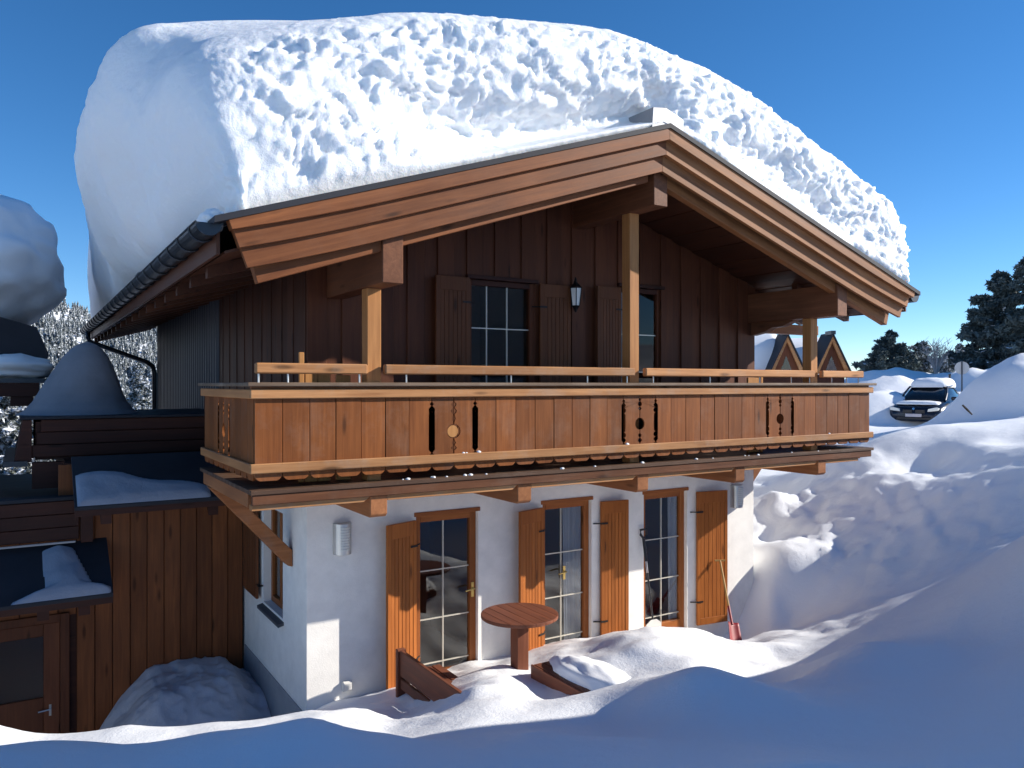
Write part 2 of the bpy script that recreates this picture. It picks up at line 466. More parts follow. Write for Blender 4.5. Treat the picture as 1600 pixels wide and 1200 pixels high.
berm = [(0,1180,5.6),(60,1162,5.6),(115,1154,5.5),(210,1159,5.4),(280,1150,5.3),(350,1139,5.2),(385,1136,5.2),(430,1146,5.2),
        (460,1129,5.0),(487,1121,5.0),(515,1131,5.0),(540,1152,5.1),(595,1147,5.1),(630,1154,5.1),(685,1161,5.1),(780,1152,5.2),
        (840,1134,5.3),(917,1151,5.6),(1000,1130,5.9),(1035,1095,6.1),(1070,1056,6.25),(1100,1043,6.35),(1140,1057,6.6),
        (1170,1067,6.8),(1225,1071,7.0),(1265,1060,7.2),(1295,1035,7.5),(1340,1006,8.0)]
litedge = [(-80,1170,7.2),(0,1163,7.2),(60,1160,7.2),(150,1150,7.2),(205,1128,7.0),(260,1142,7.2),(340,1126,7.2),(385,1132,7.4),(430,1119,7.6),
        (480,1115,8.1),(520,1118,7.9),(570,1101,7.6),(605,1117,7.6),(650,1128,7.4),(700,1096,7.7),(790,1060,7.9),(826,1082,7.9),
        (868,1092,7.45),(905,1022,8.7),(960,992,9.3),(1010,985,9.7),(1060,976,10.0),(1110,984,10.4),(1150,1004,10.6),(1180,1013,10.4),(1250,996,10.0),(1300,996,9.6)]
mid = [(430,1150,6.3),(487,1140,6.4),(540,1158,6.2),(620,1150,6.3),(690,1140,6.2),(760,1105,6.7),(820,1105,6.8),(880,1100,6.7),(940,1075,7.2),
       (1000,1030,8.2),(950,1120,6.3),(1040,1060,7.6),(1090,1010,8.9),(1100,1050,7.3),(1170,1071,7.9),(1160,1030,9.0),(1200,1040,8.9),(1260,1035,8.9),(1225,1075,7.8),(1120,1040,8.0)]
near = [(px_, 1200 if px_ < 900 else 1185, 4.2) for px_ in range(-150, 1250, 140)] + [(px_, 1300, 3.1) for px_ in range(-200, 1500, 240)]
near += [(-60, 1180, 6.4), (60, 1178, 6.4), (160, 1172, 6.3), (260, 1168, 6.3), (350, 1158, 6.3), (-150, 1185, 5.6), (-160, 1180, 7.2)]
near += [(725, 1088, 7.2), (690, 1104, 7.15), (660, 1112, 7.3), (760, 1092, 7.0)]
cp = [P(*t) for t in berm + litedge + mid + near]
cp += [(0,0,-1.62),(-2,-2,-1.6),(2.2,1.2,-1.65),(-1.5,2.5,-1.9),(3.0,2.2,-1.70),(-3,5,-2.9),(-5,2,-2.6),
       # toward the annex the ground drops
       (-.3,9.0,-4.6),(-3,9.5,-4.9),(.6,8.9,-4.3),(-.2,11.2,-4.9),(-6,9,-5.4),(1.6,8.6,-3.95),(2.3,8.8,-3.85),
       # under the house
       (3.4,9.4,-3.85),(5,9.4,-3.75),(7,9.4,-3.75),(9,9.4,-3.75),(4,12,-4.2),(7,13,-4),(9,13,-3.6),(5,18,-5),(3.2,15,-5.4),(9,18,-4),
       # right of the house: cleared trench and the bank above it
       (9.6,8.3,-3.62),(10.3,9.6,-2.5),(9.95,8.0,-3.5)]
bank = [(1215,985,11.2),(1205,930,12.1),(1200,850,13.7),(1200,775,15.0),(1300,960,11.0),(1400,930,10.6),(1500,890,10.3),(1600,840,10.0),(1700,800,9.6),
        (1600,1000,7.0),(1500,1000,7.7),(1420,1000,8.2),(1600,1120,5.2),(1500,1130,5.4),(1380,1120,5.7),(1250,1160,5.0),(1200,1120,5.6),(1300,1090,6.2),
        (1300,850,12.7),(1400,800,12.9),(1500,760,12.7),(1600,740,12.2),(1600,690,14.2),(1500,705,14.4),(1230,900,12.2),(1230,835,13.6),
        (1600,657,16.0),(1530,661,16.0),(1462,667,15.8),(1412,688,15.4),(1356,713,15.2),(1287,745,15.2),(1240,776,15.2),(1200,800,15.2),
        (1460,735,14.6),(1360,748,14.2),(1290,775,14.5),
        (1250,735,17.5),(1310,720,18.5),(1370,690,19.0),(1450,668,21.5),(1200,745,17.2),
        (1390,672,24.0),(1440,668,24.0),(1350,668,26)]
cp += [P(*t) for t in bank]
cp += [(9.0,3.2,-.7),(10.5,3.2,-.3),(12.0,5.0,-1.75),(13.0,4.4,-1.1),(13.0,3.2,-.4),(14.6,5.6,-.75),(16.5,5.5,-.45),(18,4,-.9),(22,2,-.3),(26,15,-1.55),(30,25,-1.3),(40,22,-.9),(40,4,.2),
       (12,-12,.6),(0,-12,-1.3),(-12,-6,-2.6),(-12,10,-6),(-22,14,-8),(-6,20,-7.5),(-22,40,-10),(0,40,-10),(12,40,-4),(11,26,-3.2),(55,50,-1),(60,10,0),(10.6,14,-2.6),(11,19,-2.8),
       (30,-10,1.0),(20,-25,1.0),(-30,-25,-3),(-45,45,-12),(20,70,-6),(70,70,-2),(0,75,-14)]
ground_tps = tps_fit(cp)

def bump2(x, y, cx, cy, rx, ry, ang, h, p=2.0):
    ca, sa = math.cos(ang), math.sin(ang)
    u = ((x-cx)*ca + (y-cy)*sa) / rx; v = (-(x-cx)*sa + (y-cy)*ca) / ry
    return h * np.exp(-((u*u + v*v) ** (p/2)))
def ground_z(x, y):
    x = np.asarray(x, float); y = np.asarray(y, float)
    z = ground_tps(x, y)
    far = np.hypot(x - 8, y - 6)
    z = z + (0.028 * fbm(x*0.9, y*0.9, 3.1, 3) ) * sstep(2, 5, np.hypot(x, y))
    # wind-rounded hummocks near the terrace
    hum = sstep(0.0, 0.8, noise3(x*0.95 + 3, y*0.95, 9.2) + 0.25)
    z = z + 0.10 * (hum - 0.5) * sstep(5.6, 6.6, y) * sstep(10.5, 9.5, y) * sstep(2.2, 3.4, x) * sstep(10.5, 9, x)
    z = z + (0.035 * fbm(x*1.9, y*1.9, 6.6, 3) + .02*sstep(.1,.7,noise3(x*2.3, y*2.3, 2.2))) * sstep(5.4, 6.4, y) * sstep(11, 9.8, y) * sstep(1.5, 2.6, x) * sstep(10.5, 9, x)
    # the cut face beside the house is rough from shovelling
    cut = sstep(10, 11.2, x) * sstep(15.5, 13, x) * sstep(5.5, 7.5, y)
    z = z + cut * (0.075 * fbm(x*1.2, y*1.2, 7.7, 4) + 0.030 * ridged(x*2.2, y*2.2, 1.7, 3)) + 0.040 * sstep(10, 11, x) * sstep(14, 12.3, x) * fbm(x*4, y*4, 5.7, 3)
    # high ploughed heap that stands to the right of the view and shades the foreground
    hp = bump2(x, y, 10.6, -0.25, 2.6, 2.0, 0.0, 4.0, 6.0)
    z = z + hp * (1 + 0.12 * fbm(x*0.6, y*0.6, 5.5, 3)) * sstep(0.62, 0.40, y / np.maximum(x, 0.1) - 0.0)
    # heaps round the parked car
    CR = -R(YAW)
    for (hpx, hd, hr, hv, hh, pw) in ((1640, 20.5, 2.4, 1.7, 1.65, 4.0), (1352, 30.0, 2.2, 1.9, 1.30, 4.0), (1448, 33.0, 1.5, 1.6, 1.35, 3.0)):
        cx_, cy_, _ = P(hpx, 600, hd)
        z = z + bump2(x, y, cx_, cy_, hr, hv, CR, hh, pw) * (1 + 0.14 * fbm(x*0.6, y*0.6, 2.2, 4))
    z = z + sstep(33, 40, far) * sstep(60, 48, far) * sstep(10, 22, x) * (0.9 + 0.9 * fbm(x*0.22, y*0.22, 4.4, 4))
    z = z + far * 0.004 * fbm(x*0.05, y*0.05, 1.2, 3)
    return z

def axis_coords(spans):
    out = [spans[0][0]]
    for a, b_, st in spans:
        n = max(1, int(round((b_ - a) / st)))
        out += list(np.linspace(a, b_, n + 1)[1:])
    return np.array(out)
gx = axis_coords([(-700,-100,60),(-100,-20,5),(-20,-3,.5),(-3,-1,.15),(-1,10.5,.065),(10.5,16,.085),(16,34,.24),(34,60,.6),(60,120,4),(120,900,60)])
gy = axis_coords([(-600,-100,60),(-100,-12,5),(-12,0,.4),(0,3.4,.12),(3.4,10,.065),(10,15,.11),(15,26,.24),(26,50,.6),(50,120,4),(120,160,20)])
GX, GY = np.meshgrid(gx, gy)
GZ = np.empty_like(GX)
for r0 in range(0, len(gy), 40):
    GZ[r0:r0+40] = ground_z(GX[r0:r0+40], GY[r0:r0+40])
# flatten the far extrapolation
fw = sstep(60, 110, np.hypot(GX, GY))
GZ = GZ * (1 - fw) + fw * (-10 - 0.02 * np.maximum(0, GY))
ground = grid_mesh('snow_ground', np.stack([GX, GY, GZ], -1), M['snow'], origin=(0, 0, 0))
tag(ground, 'deep drifted snow covering the ground around the chalet', None, kind='structure')

# ------------------------------------------------------------------ far mountain side with its forest
def hill_z(x, y):
    s = sstep(150, 520, y)
    base = -12 + s * (50 - 0.22 * (x - 20))
    return base + 5 * fbm(x*0.012, y*0.012, 6.1, 4) + 2.0 * fbm(x*0.05, y*0.05, 2.1, 3)
hx = np.linspace(-500, 700, 150); hy = np.concatenate([np.linspace(140, 560, 90), np.linspace(575, 900, 12)])
HX, HY = np.meshgrid(hx, hy)
hill = grid_mesh('hillside', np.stack([HX, HY, hill_z(HX, HY)], -1), M['snow_smooth'])
tag(hill, 'snow covered mountain side behind the annex', kind='structure')
mx_ = np.linspace(-900, 1500, 120); my_ = np.linspace(1200, 2600, 70)
MX, MY = np.meshgrid(mx_, my_)
MZ = -60 + 260 * np.exp(-((MY - 2000) / 420) ** 2) * (0.55 + 0.25 * fbm(MX*0.0022, MY*0.0022, 1.1, 5) + 0.16 * ridged(MX*0.004, MY*0.004, 3.3, 4))
mount = grid_mesh('far_mountain', np.stack([MX, MY, MZ], -1), M['snow_smooth'])
tag(mount, 'distant snowy mountain seen under the eave', kind='structure')

def forest():
    rnd = random.Random(5)
    vs_, fs = [], []
    pts = []
    tries = 0
    while len(pts) < 9000 and tries < 90000:
        tries += 1
        y = rnd.uniform(170, 540); x = rnd.uniform(-60, 130) * (y / 350.0) + 18
        x = rnd.uniform(-0.16, 0.34) * y
        dens = float(noise3(x*0.018, y*0.018, 4.0)) + 0.35 - 1.0 * max(0.0, (y - 430) / 140.0)
        # a clearing low on the slope
        if ((x - 18) / 26) ** 2 + ((y - 262) / 24) ** 2 < 1: continue
        if rnd.random() > 0.25 + dens: continue
        pts.append((x, y))
    px = np.array(pts); pz = hill_z(px[:, 0], px[:, 1])
    for (x, y), z in zip(pts, pz):
        h = rnd.uniform(3.2, 6.2); r = h * rnd.uniform(0.16, 0.24)
        b = len(vs_); n = 5
        for t, rr in ((0.0, 0.55), (0.12, 1.0), (0.42, 0.5), (0.38, 0.78), (0.72, 0.25), (0.68, 0.45)):
            ph = rnd.random() * 6
            for k in range(n):
                w = ph + 2 * math.pi * k / n; q = r * rr * rnd.uniform(0.75, 1.2)
                vs_.append((x + q*math.cos(w), y + q*math.sin(w), z + h*t + rnd.uniform(-.2, .2)))
        top = len(vs_); vs_.append((x, y, z + h))
        for l0, l1 in ((0, 1), (1, 2), (3, 4)):
            for k in range(n):
                k2 = (k+1) % n
                fs.append((b+l0*n+k, b+l0*n+k2, b+l1*n+k2, b+l1*n+k))
        for k in range(n):
            fs.append((b+5*n+k, b+5*n+(k+1) % n, top))
    mb = MB(); mb.v = vs_; mb.f = fs
    o = mb.build('forest', M['far_tree'], recalc=False)
    tag(o, 'frosted conifer forest covering the far slope', 'forest', kind='stuff')
forest()

# ------------------------------------------------------------------ the chalet
XL, XR, YW, YBK = 2.66, 9.84, 8.56, 19.5
RX, RZ, RS, RE = 6.30, 2.99, 0.326, 4.93          # ridge x, ridge height, slope, half span
YF, YE = 6.81, 22.0                               # verge and rear end of the roof
def roof_z(x): return RZ - RS * abs(x - RX)
chalet = empty('chalet', (6.25, 8.5, -3.7), 'large timber and white plaster chalet carrying the thick snow on its roof', 'house')

# --- plaster ground floor with real openings
ZT, ZB = -1.13, -4.6
DZ0, DZ1 = -3.66, -1.585
doors = [(3.98, 4.83), (5.80, 6.61), (7.55, 8.40)]
w = MB()
xs = [XL] + [q for d in doors for q in d] + [XR]
for i in range(0, len(xs), 2):
    w.box(xs[i], xs[i+1], YW, YW + .3, ZB, ZT)
for a, b_ in doors:
    w.box(a, b_, YW, YW + .3, DZ1, ZT)
    w.box(a, b_, YW, YW + .3, ZB, DZ0)
WY0, WY1, WZ0, WZ1 = 9.50, 10.40, -2.83, -1.56
w.box(XL, XL+.3, YW+.3, WY0, ZB, ZT); w.box(XL, XL+.3, WY1, YBK, ZB-1.5, ZT)
w.box(XL, XL+.3, WY0, WY1, ZB, WZ0); w.box(XL, XL+.3, WY0, WY1, WZ1, ZT)
w.box(XR-.3, XR, YW+.3, YBK, ZB, ZT); w.box(XL+.3, XR-.3, YBK-.3, YBK, ZB-1.5, ZT)
wall_low = w.build('plaster_wall', M['plaster'], chalet)
p = MB(); p.box(XL-.012, XL, YW+.06, 11.38, -4.7, -3.66)
p.build('plinth', M['plinth'], wall_low)

# --- timber upper floor: boards fixed side by side, cut for the two doors
core = MB()
up_doors = [(4.66, 5.66, 1.30), (7.06, 7.86, 1.36)]
def gable_top(x): return roof_z(x) - 0.32
core_obj = None
side = MB()
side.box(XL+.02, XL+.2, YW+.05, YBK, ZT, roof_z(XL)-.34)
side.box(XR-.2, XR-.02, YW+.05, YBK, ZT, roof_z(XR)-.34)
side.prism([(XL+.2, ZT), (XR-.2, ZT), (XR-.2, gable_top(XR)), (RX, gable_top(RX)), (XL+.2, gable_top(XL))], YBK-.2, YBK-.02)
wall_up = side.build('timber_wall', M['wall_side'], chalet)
bw = (XR - XL) / 36.0
for k in range(36):
    a, b_ = XL + k*bw, XL + (k+1)*bw
    mid_ = (a + b_) / 2
    yo = 0.0 if k % 2 == 0 else 0.026
    z0 = ZT
    for (da, db, dt) in up_doors:
        if da - .02 < mid_ < db + .02: z0 = dt
    top_a, top_b = gable_top(a), gable_top(b_)
    g = 0.004 if k % 2 else -0.012
    mb = MB().prism([(a+g, z0), (b_-g, z0), (b_-g, top_b), (a+g, top_a)], YW - .055 + yo, YW - .03 + yo)
    mb.build('plank', M['wall'], wall_up, bevel=0.004)
# left side boards near the front, then profiled metal sheet further back
sb = None
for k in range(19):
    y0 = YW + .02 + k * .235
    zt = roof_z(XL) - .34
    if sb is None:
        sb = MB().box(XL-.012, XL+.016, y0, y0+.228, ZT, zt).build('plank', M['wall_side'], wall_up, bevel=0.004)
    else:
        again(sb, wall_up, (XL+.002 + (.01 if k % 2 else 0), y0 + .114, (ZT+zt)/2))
y0, prof = YW + .02 + 19*.235, []
n = 0
while y0 < YBK:
    prof += [(y0, XL-.01), (y0+.05, XL-.01), (y0+.07, XL-.05), (y0+.12, XL-.05), (y0+.14, XL-.01)]
    y0 += .20
V = np.array([[(x, y, z) for (y, x) in prof] for z in (ZT-1.2, roof_z(XL)-.34)])
grid_mesh('metal_siding', V, M['metal_sheet'], chalet, smooth=False)

# --- roof
roof_m = MB()
T = 0.055
for sgn in (-1, 1):
    xe = RX + sgn * RE
    ov = 0.05
    poly = [(RX, RZ), (xe + sgn*ov, RZ - RS*(RE+ov)), (xe + sgn*ov, RZ - RS*(RE+ov) - T), (RX, RZ - T)]
    roof_m.prism(poly, YF - .13, YE)
roof = roof_m.build('roof', M['roof_metal'], chalet)
# stepped verge boards, the upper ones standing further out
steps = [(-.055, -.185, YF - .115, YF - .005), (-.175, -.345, YF - .055, YF + .02), (-.335, -.525, YF + .005, YF + .05)]
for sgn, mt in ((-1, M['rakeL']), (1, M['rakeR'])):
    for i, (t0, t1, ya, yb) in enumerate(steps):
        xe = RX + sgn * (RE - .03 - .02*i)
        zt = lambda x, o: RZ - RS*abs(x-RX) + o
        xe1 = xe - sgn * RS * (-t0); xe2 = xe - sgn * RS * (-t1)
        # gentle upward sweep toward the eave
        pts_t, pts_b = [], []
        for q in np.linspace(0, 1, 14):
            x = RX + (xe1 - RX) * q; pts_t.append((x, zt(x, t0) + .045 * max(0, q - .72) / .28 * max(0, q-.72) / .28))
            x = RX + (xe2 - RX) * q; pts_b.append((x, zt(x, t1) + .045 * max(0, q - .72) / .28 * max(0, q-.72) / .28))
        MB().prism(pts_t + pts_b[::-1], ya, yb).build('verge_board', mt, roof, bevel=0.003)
    # rafter behind the verge boards
    xa = RX + sgn * .10; xb = RX + sgn * (RE - .28)
    MB().prism([(xa, roof_z(xa)-.33), (xb, roof_z(xb)-.33), (xb - sgn*.08, roof_z(xb)-.60), (xa, roof_z(xa)-.60)], YF+.14, YF+.24).build('rafter', mt, roof, bevel=0.004)
    # boards of the soffit, running along the ridge
    nb = 20
    for k in range(nb):
        xa = RX + sgn * (RE - .06) * k / nb; xb = RX + sgn * ((RE - .06) * (k+1) / nb - .006)
        za, zb = roof_z(xa) - .28 - .008*(k % 2), roof_z(xb) - .28 - .008*(k % 2)
        MB().prism([(xa, za), (xb, zb), (xb, zb-.022), (xa, za-.022)], YF + .06, YE - .1).build('soffit_board', M['soffit'], roof)
    # fascia at the eave
    xe = RX + sgn * RE
    MB().box(min(xe, xe-sgn*.03), max(xe, xe-sgn*.03), YF+.06, YE-.1, roof_z(xe)-.30, roof_z(xe)-.06).build('eave_board', M['soffit'], roof)
    # rafter tails under the eave
    tail = None
    for k in range(17):
        y = YF + 1.0 + k * .85
        if tail is None:
            xa, xb = RX + sgn*(RE-1.35), RX + sgn*(RE-.1)
            tail = MB().prism([(xa, roof_z(xa)-.31), (xb, roof_z(xb)-.31), (xb, roof_z(xb)-.42), (xa, roof_z(xa)-.47)], y-.05, y+.05).build('rafter_tail', M['soffit'], roof)
            tl = WL[tail.name].copy()
        else:
            again(tail, roof, (tl.x, y, tl.z))
# purlins that carry the verge
for x, zb, zt_ in ((2.975, .955, 1.42), (6.36, 2.09, 2.58), (9.76, .955, 1.40)):
    MB().box(x-.105, x+.105, YF+.10, YW-.03, zb, zt_).build('purlin', M['purlin'], roof, bevel=0.006)
# carved corbel ends below the right and left purlins
for x in (9.78,):
    MB().prism([(7.62, .975), (8.5, .975), (8.5, .76), (8.25, .80), (8.1, .86), (7.9, .87)], x-.07, x+.07, axis='x').build('corbel', M['purlin'], roof, bevel=0.004)
# eave beam on the right, seen beyond the post
MB().box(9.86, 11.1, 8.30, 8.46, .80, .95).build('tie_beam', M['beam_x'], roof, bevel=0.005)
# ridge cap box
MB().prism([(6.12, 2.925), (6.30, 2.992), (6.62, 2.89), (6.62, 3.12), (6.34, 3.21), (6.14, 3.18)], 6.80, 8.2).build('ridge_vent', M['metal_zinc'], roof, bevel=0.006)

def gutter(sgn):
    xc = RX + sgn * (RE + .075); zc = roof_z(RX + RE) - .06; r = .105
    pr = [(xc + r*math.cos(a), zc + r*math.sin(a)) for a in np.linspace(math.pi, 2*math.pi, 11)]
    pr2 = [(xc + (r-.008)*math.cos(a), zc + (r-.008)*math.sin(a)) for a in np.linspace(2*math.pi, math.pi, 11)]
    g = MB().prism(pr + pr2, YF - .02, YE + .05)
    g.prism([(xc + r*math.cos(a), zc + r*math.sin(a)) for a in np.linspace(math.pi, 2*math.pi, 11)], YF - .03, YF - .022)
    for sx in (-1, 1):
        g.tube([(xc + sx*r, YF-.03, zc), (xc + sx*r, YE+.05, zc)], .010, 6)
    go = g.build('gutter', M['metal_dark'], chalet)
    br = None
    for k in range(26):
        y = YF + .25 + k * .585
        if br is None:
            pts = [(xc + (r+.008)*math.cos(a), y, zc + (r+.008)*math.sin(a)) for a in np.linspace(math.pi, 2*math.pi, 9)]
            br = MB().tube(pts, .011, 5).build('bracket', M['metal_dark'], go)
            bl = WL[br.name].copy()
        else:
            again(br, go, (bl.x, y, bl.z))
    return xc, zc
gxl, gzl = gutter(-1)
gutter(1)
dp = MB().tube([(gxl, 20.9, gzl-.08), (gxl, 20.9, gzl-.24), (gxl+.05, 20.85, gzl-.34), (2.42, 19.75, .50), (2.53, 19.62, .40), (2.56, 19.6, .25), (2.56, 19.6, -3.5)], .055, 10)
dp.build('downpipe', M['metal_dark'], chalet, smooth=True)

# --- doors -------------------------------------------------------------------
def room(x0, x1, z0, z1, y, depth, parent):
    """four walls and a back of the dark room behind an opening"""
    r = MB()
    r.add([(x0-.4,y+depth,z0),(x1+.4,y+depth,z0),(x1+.4,y+depth,z1+.2),(x0-.4,y+depth,z1+.2),(x0-.4,y+.31,z0),(x1+.4,y+.31,z0),(x1+.4,y+.31,z1+.2),(x0-.4,y+.31,z1+.2)],
          [(0,1,2,3),(4,5,1,0),(7,3,2,6),(4,0,3,7),(5,6,2,1)])
    r.build('interior', M['interior'], parent, recalc=False)

def door(x0, x1, z0, z1, y, rows, cols, curtain=None, handle=None, fw=.085, mf='frame', mfx='frame_x'):
    fr = MB()
    fr.box(x0, x0+fw, y+.06, y+.15, z0, z1); fr.box(x1-fw, x1, y+.06, y+.15, z0, z1)
    d = fr.build('door', M[mf], chalet, bevel=0.005)
    MB().box(x0+fw, x1-fw, y+.06, y+.15, z1-fw, z1).build('top_rail', M[mfx], d, bevel=0.005)
    MB().box(x0+fw, x1-fw, y+.06, y+.15, z0, z0+.16).build('bottom_rail', M[mfx], d, bevel=0.005)
    MB().box(x0-.025, x1+.025, y-.012, y+.058, z1, z1+.05).build('lintel_trim', M[mfx], d, bevel=0.004)
    gx0, gx1, gz0, gz1 = x0+fw, x1-fw, z0+.16, z1-fw
    bz = [gz0] + list(rows) + [gz1]; bx = [gx0] + list(cols) + [gx1]
    for i in range(len(bx)-1):
        for j in range(len(bz)-1):
            MB().box(bx[i]+.004, bx[i+1]-.004, y+.098, y+.106, bz[j]+.004, bz[j+1]-.004).build('pane', M['glass' if mf == 'frame' else 'glass_up'], d)
    for c in cols:
        MB().box(c-.007, c+.007, y+.088, y+.112, gz0, gz1).build('glazing_bar', M['bar'], d)
    for rr in rows:
        MB().box(gx0, gx1, y+.0895, y+.1105, rr-.007, rr+.007).build('glazing_bar', M['bar'], d)
    room(x0, x1, z0, z1, y, 2.2, d)
    if curtain:
        ca, cb = curtain
        nn = 60
        xx = np.linspace(ca, cb, nn)
        yy = y + .150 + .022*np.sin(xx*46) + .008*np.sin(xx*113)
        V = np.array([[(a + (0.10*(1-t) if ca > (x0+x1)/2 - .2 else 0)*(cb-a), b_, gz0 - .05 + t*(gz1-gz0+.1)) for a, b_ in zip(xx, yy)] for t in np.linspace(0, 1, 6)])
        grid_mesh('curtain', V, M['curtain'], d)
    if handle:
        hx, hz, sg = handle
        MB().box(hx-.018, hx+.018, y+.045, y+.060, hz-.11, hz+.07).tube([(hx, y+.05, hz), (hx, y-.005, hz), (hx+sg*.03, y-.012, hz), (hx+sg*.13, y-.012, hz-.01)], .010, 8).build('handle', M['brass'], d, smooth=False)
    return d
door(*doors[0], DZ0, DZ1, YW, (-3.40, -2.86, -2.27), (4.385,), curtain=None, handle=(4.775, -2.55, -1))
door(*doors[1], DZ0, DZ1, YW, (-3.40, -2.86, -2.27), (6.16,), curtain=(6.22, 6.53), handle=(6.185, -2.52, -1))
door(*doors[2], DZ0, DZ1, YW, (-3.40, -2.86, -2.27), (7.965,), curtain=(8.14, 8.32))
door(4.66, 5.66, -1.0, 1.30, YW-.075, (-.35, .17, .70), (4.96, 5.26), fw=.07, mf='wall', mfx='annex_x')
door(7.06, 7.86, -1.0, 1.36, YW-.075, (-.35, .17, .70), (7.46,), fw=.07, curtain=(7.15, 7.30), mf='wall', mfx='annex_x')

def shutter(hx, z0, z1, wd, sgn, ang, mat, y=YW-.045, boards=6):
    """hinged at hx, reaching sgn along x, its free edge swung out by ang"""
    rt = R(ang) * (1 if sgn < 0 else -1)
    c = (0, 0, 0)
    def lx(a, b_): return (min(sgn*a, sgn*b_), max(sgn*a, sgn*b_))
    fr = MB()
    st = .055
    fr.box(*lx(0, st), -.018, .018, z0, z1); fr.box(*lx(wd-st, wd), -.018, .018, z0, z1)
    fr.box(*lx(st, wd-st), -.018, .018, z1-.17, z1); fr.box(*lx(st, wd-st), -.018, .018, z0, z0+.10)
    s = fr.build('shutter', mat, chalet, bevel=0.003, origin=(0, 0, 0))
    s.location = Vector((hx, y, 0)) - WL[chalet.name]
    s.rotation_euler = (0, 0, rt)
    WL[s.name] = Vector((0, 0, 0))
    pw = (wd - 2*st) / boards
    first = None
    for k in range(boards):
        ca = sgn * (st + pw*(k+.5))
        if first is None:
            first = MB().box(ca-pw/2+.002, ca+pw/2-.002, -.013, .013, z0+.10, z1-.17).build('slat', mat, s, bevel=0.003)
            zc = WL[first.name].z
        else:
            again(first, s, (ca, 0, zc))
    for hz in (z0+.35, z1-.30):
        MB().tube([(-sgn*.10, .035, hz), (-sgn*.02, .0, hz), (0, -.022, hz)], .009, 6).box(*lx(-.01, .10), -.026, -.0185, hz-.012, hz+.012).build('hinge', M['iron'], s)
    return s
shutter(3.955, DZ0+.05, DZ1-.03, .46, -1, 20, M['shutter'])
shutter(5.775, DZ0+.05, DZ1-.03, .47, -1, 17, M['shutter'])
shutter(6.735, DZ0+.05, DZ1-.03, .45, 1, 6, M['shutter'])
shutter(8.555, DZ0+.05, DZ1-.03, .56, 1, 8, M['shutter'])
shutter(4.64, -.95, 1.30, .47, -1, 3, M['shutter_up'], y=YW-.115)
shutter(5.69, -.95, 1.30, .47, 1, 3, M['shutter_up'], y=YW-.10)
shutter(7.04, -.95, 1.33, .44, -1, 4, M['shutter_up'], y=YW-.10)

# side window of the plaster floor
wf = MB()
xa, xb = XL+.10, XL+.17
wf.box(xa, xb, WY0, WY0+.07, WZ0, WZ1); wf.box(xa, xb, WY1-.07, WY1, WZ0, WZ1)
wf.box(xa, xb, WY0+.07, WY1-.07, WZ1-.07, WZ1); wf.box(xa, xb, WY0+.07, WY1-.07, WZ0, WZ0+.08)
wf.box(xa, xb, (WY0+WY1)/2-.04, (WY0+WY1)/2+.04, WZ0+.08, WZ1-.07)
wnd = wf.build('window', M['frame'], chalet, bevel=0.004)
for a, b_ in ((WY0+.07, (WY0+WY1)/2-.04), ((WY0+WY1)/2+.04, WY1-.07)):
    MB().box(xa+.03, xa+.038, a+.003, b_-.003, WZ0+.083, WZ1-.073).build('pane', M['glass'], wnd)
r_ = MB().add([(XL+1.5,WY0-.3,WZ0-.2),(XL+1.5,WY1+.3,WZ0-.2),(XL+1.5,WY1+.3,WZ1+.1),(XL+1.5,WY0-.3,WZ1+.1),(XL+.31,WY0-.3,WZ0-.2),(XL+.31,WY1+.3,WZ0-.2),(XL+.31,WY1+.3,WZ1+.1),(XL+.31,WY0-.3,WZ1+.1)],
              [(0,1,2,3),(4,5,1,0),(7,3,2,6),(4,0,3,7),(5,6,2,1)])
r_.build('interior', M['interior'], wnd, recalc=False)
MB().prism([(XL-.07, WZ0-.05), (XL+.10, WZ0-.003), (XL+.10, WZ0-.04), (XL-.07, WZ0-.09)], WY0-.05, WY1+.05).build('sill', M['slate'], wnd, bevel=0.003)
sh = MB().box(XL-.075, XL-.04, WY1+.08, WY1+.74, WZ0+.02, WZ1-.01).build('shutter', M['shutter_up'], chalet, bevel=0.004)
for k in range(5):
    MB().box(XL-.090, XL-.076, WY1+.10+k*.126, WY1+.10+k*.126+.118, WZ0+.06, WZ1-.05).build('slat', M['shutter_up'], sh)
MB().tube([(XL-.06, WY1+.10, -2.62), (XL-.07, WY1-.02, -2.62), (XL-.01, WY1-.02, -2.62)], .012, 6).build('hinge', M['iron'], sh)

# --- balcony -----------------------------------------------------------------
BX0, BX1, BY, NB = 1.775, 10.90, 7.264, 36
pitch = (BX1 - BX0) / NB
BT, BBOT = -.13, -.885
dk = MB()
dk.box(BX0+.02, BX1-.02, BY+.10, YW-.06, -1.099, -1.005)
dk.box(BX0+.02, XL-.03, YW-.06, 9.54, -1.115, -1.005)
dk.box(XR+.03, BX1-.02, YW-.06, 9.54, -1.115, -1.005)
balcony = dk.build('balcony', M['beam_x'], chalet)
for k in range(9):
    y0 = BY - .045 + k*.15
    MB().box(BX0-.04, BX1+.06, y0, y0+.143, -1.004, -.962).build('deck_board', M['deck_shaded'], balcony, bevel=0.004)
for k in range(7):
    y0 = BY - .045 + 9*.15 + k*.15
    if y0 > YW - .1:
        MB().box(BX0-.04, XL-.06, y0, y0+.143, -1.004, -.962).build('deck_board', M['deck_shaded'], balcony, bevel=0.004)
MB().box(BX0-.025, BX1+.02, BY-.030, BY+.006, -1.098, -1.0045).build('edge_beam', M['edge_beam'], balcony, bevel=0.006)
lbx = [BX0-.02] + [q + w_ for q in (2.98, 4.69, 6.40, 8.10, 9.80) for w_ in (-.0885, .0885)] + [BX1-.25]
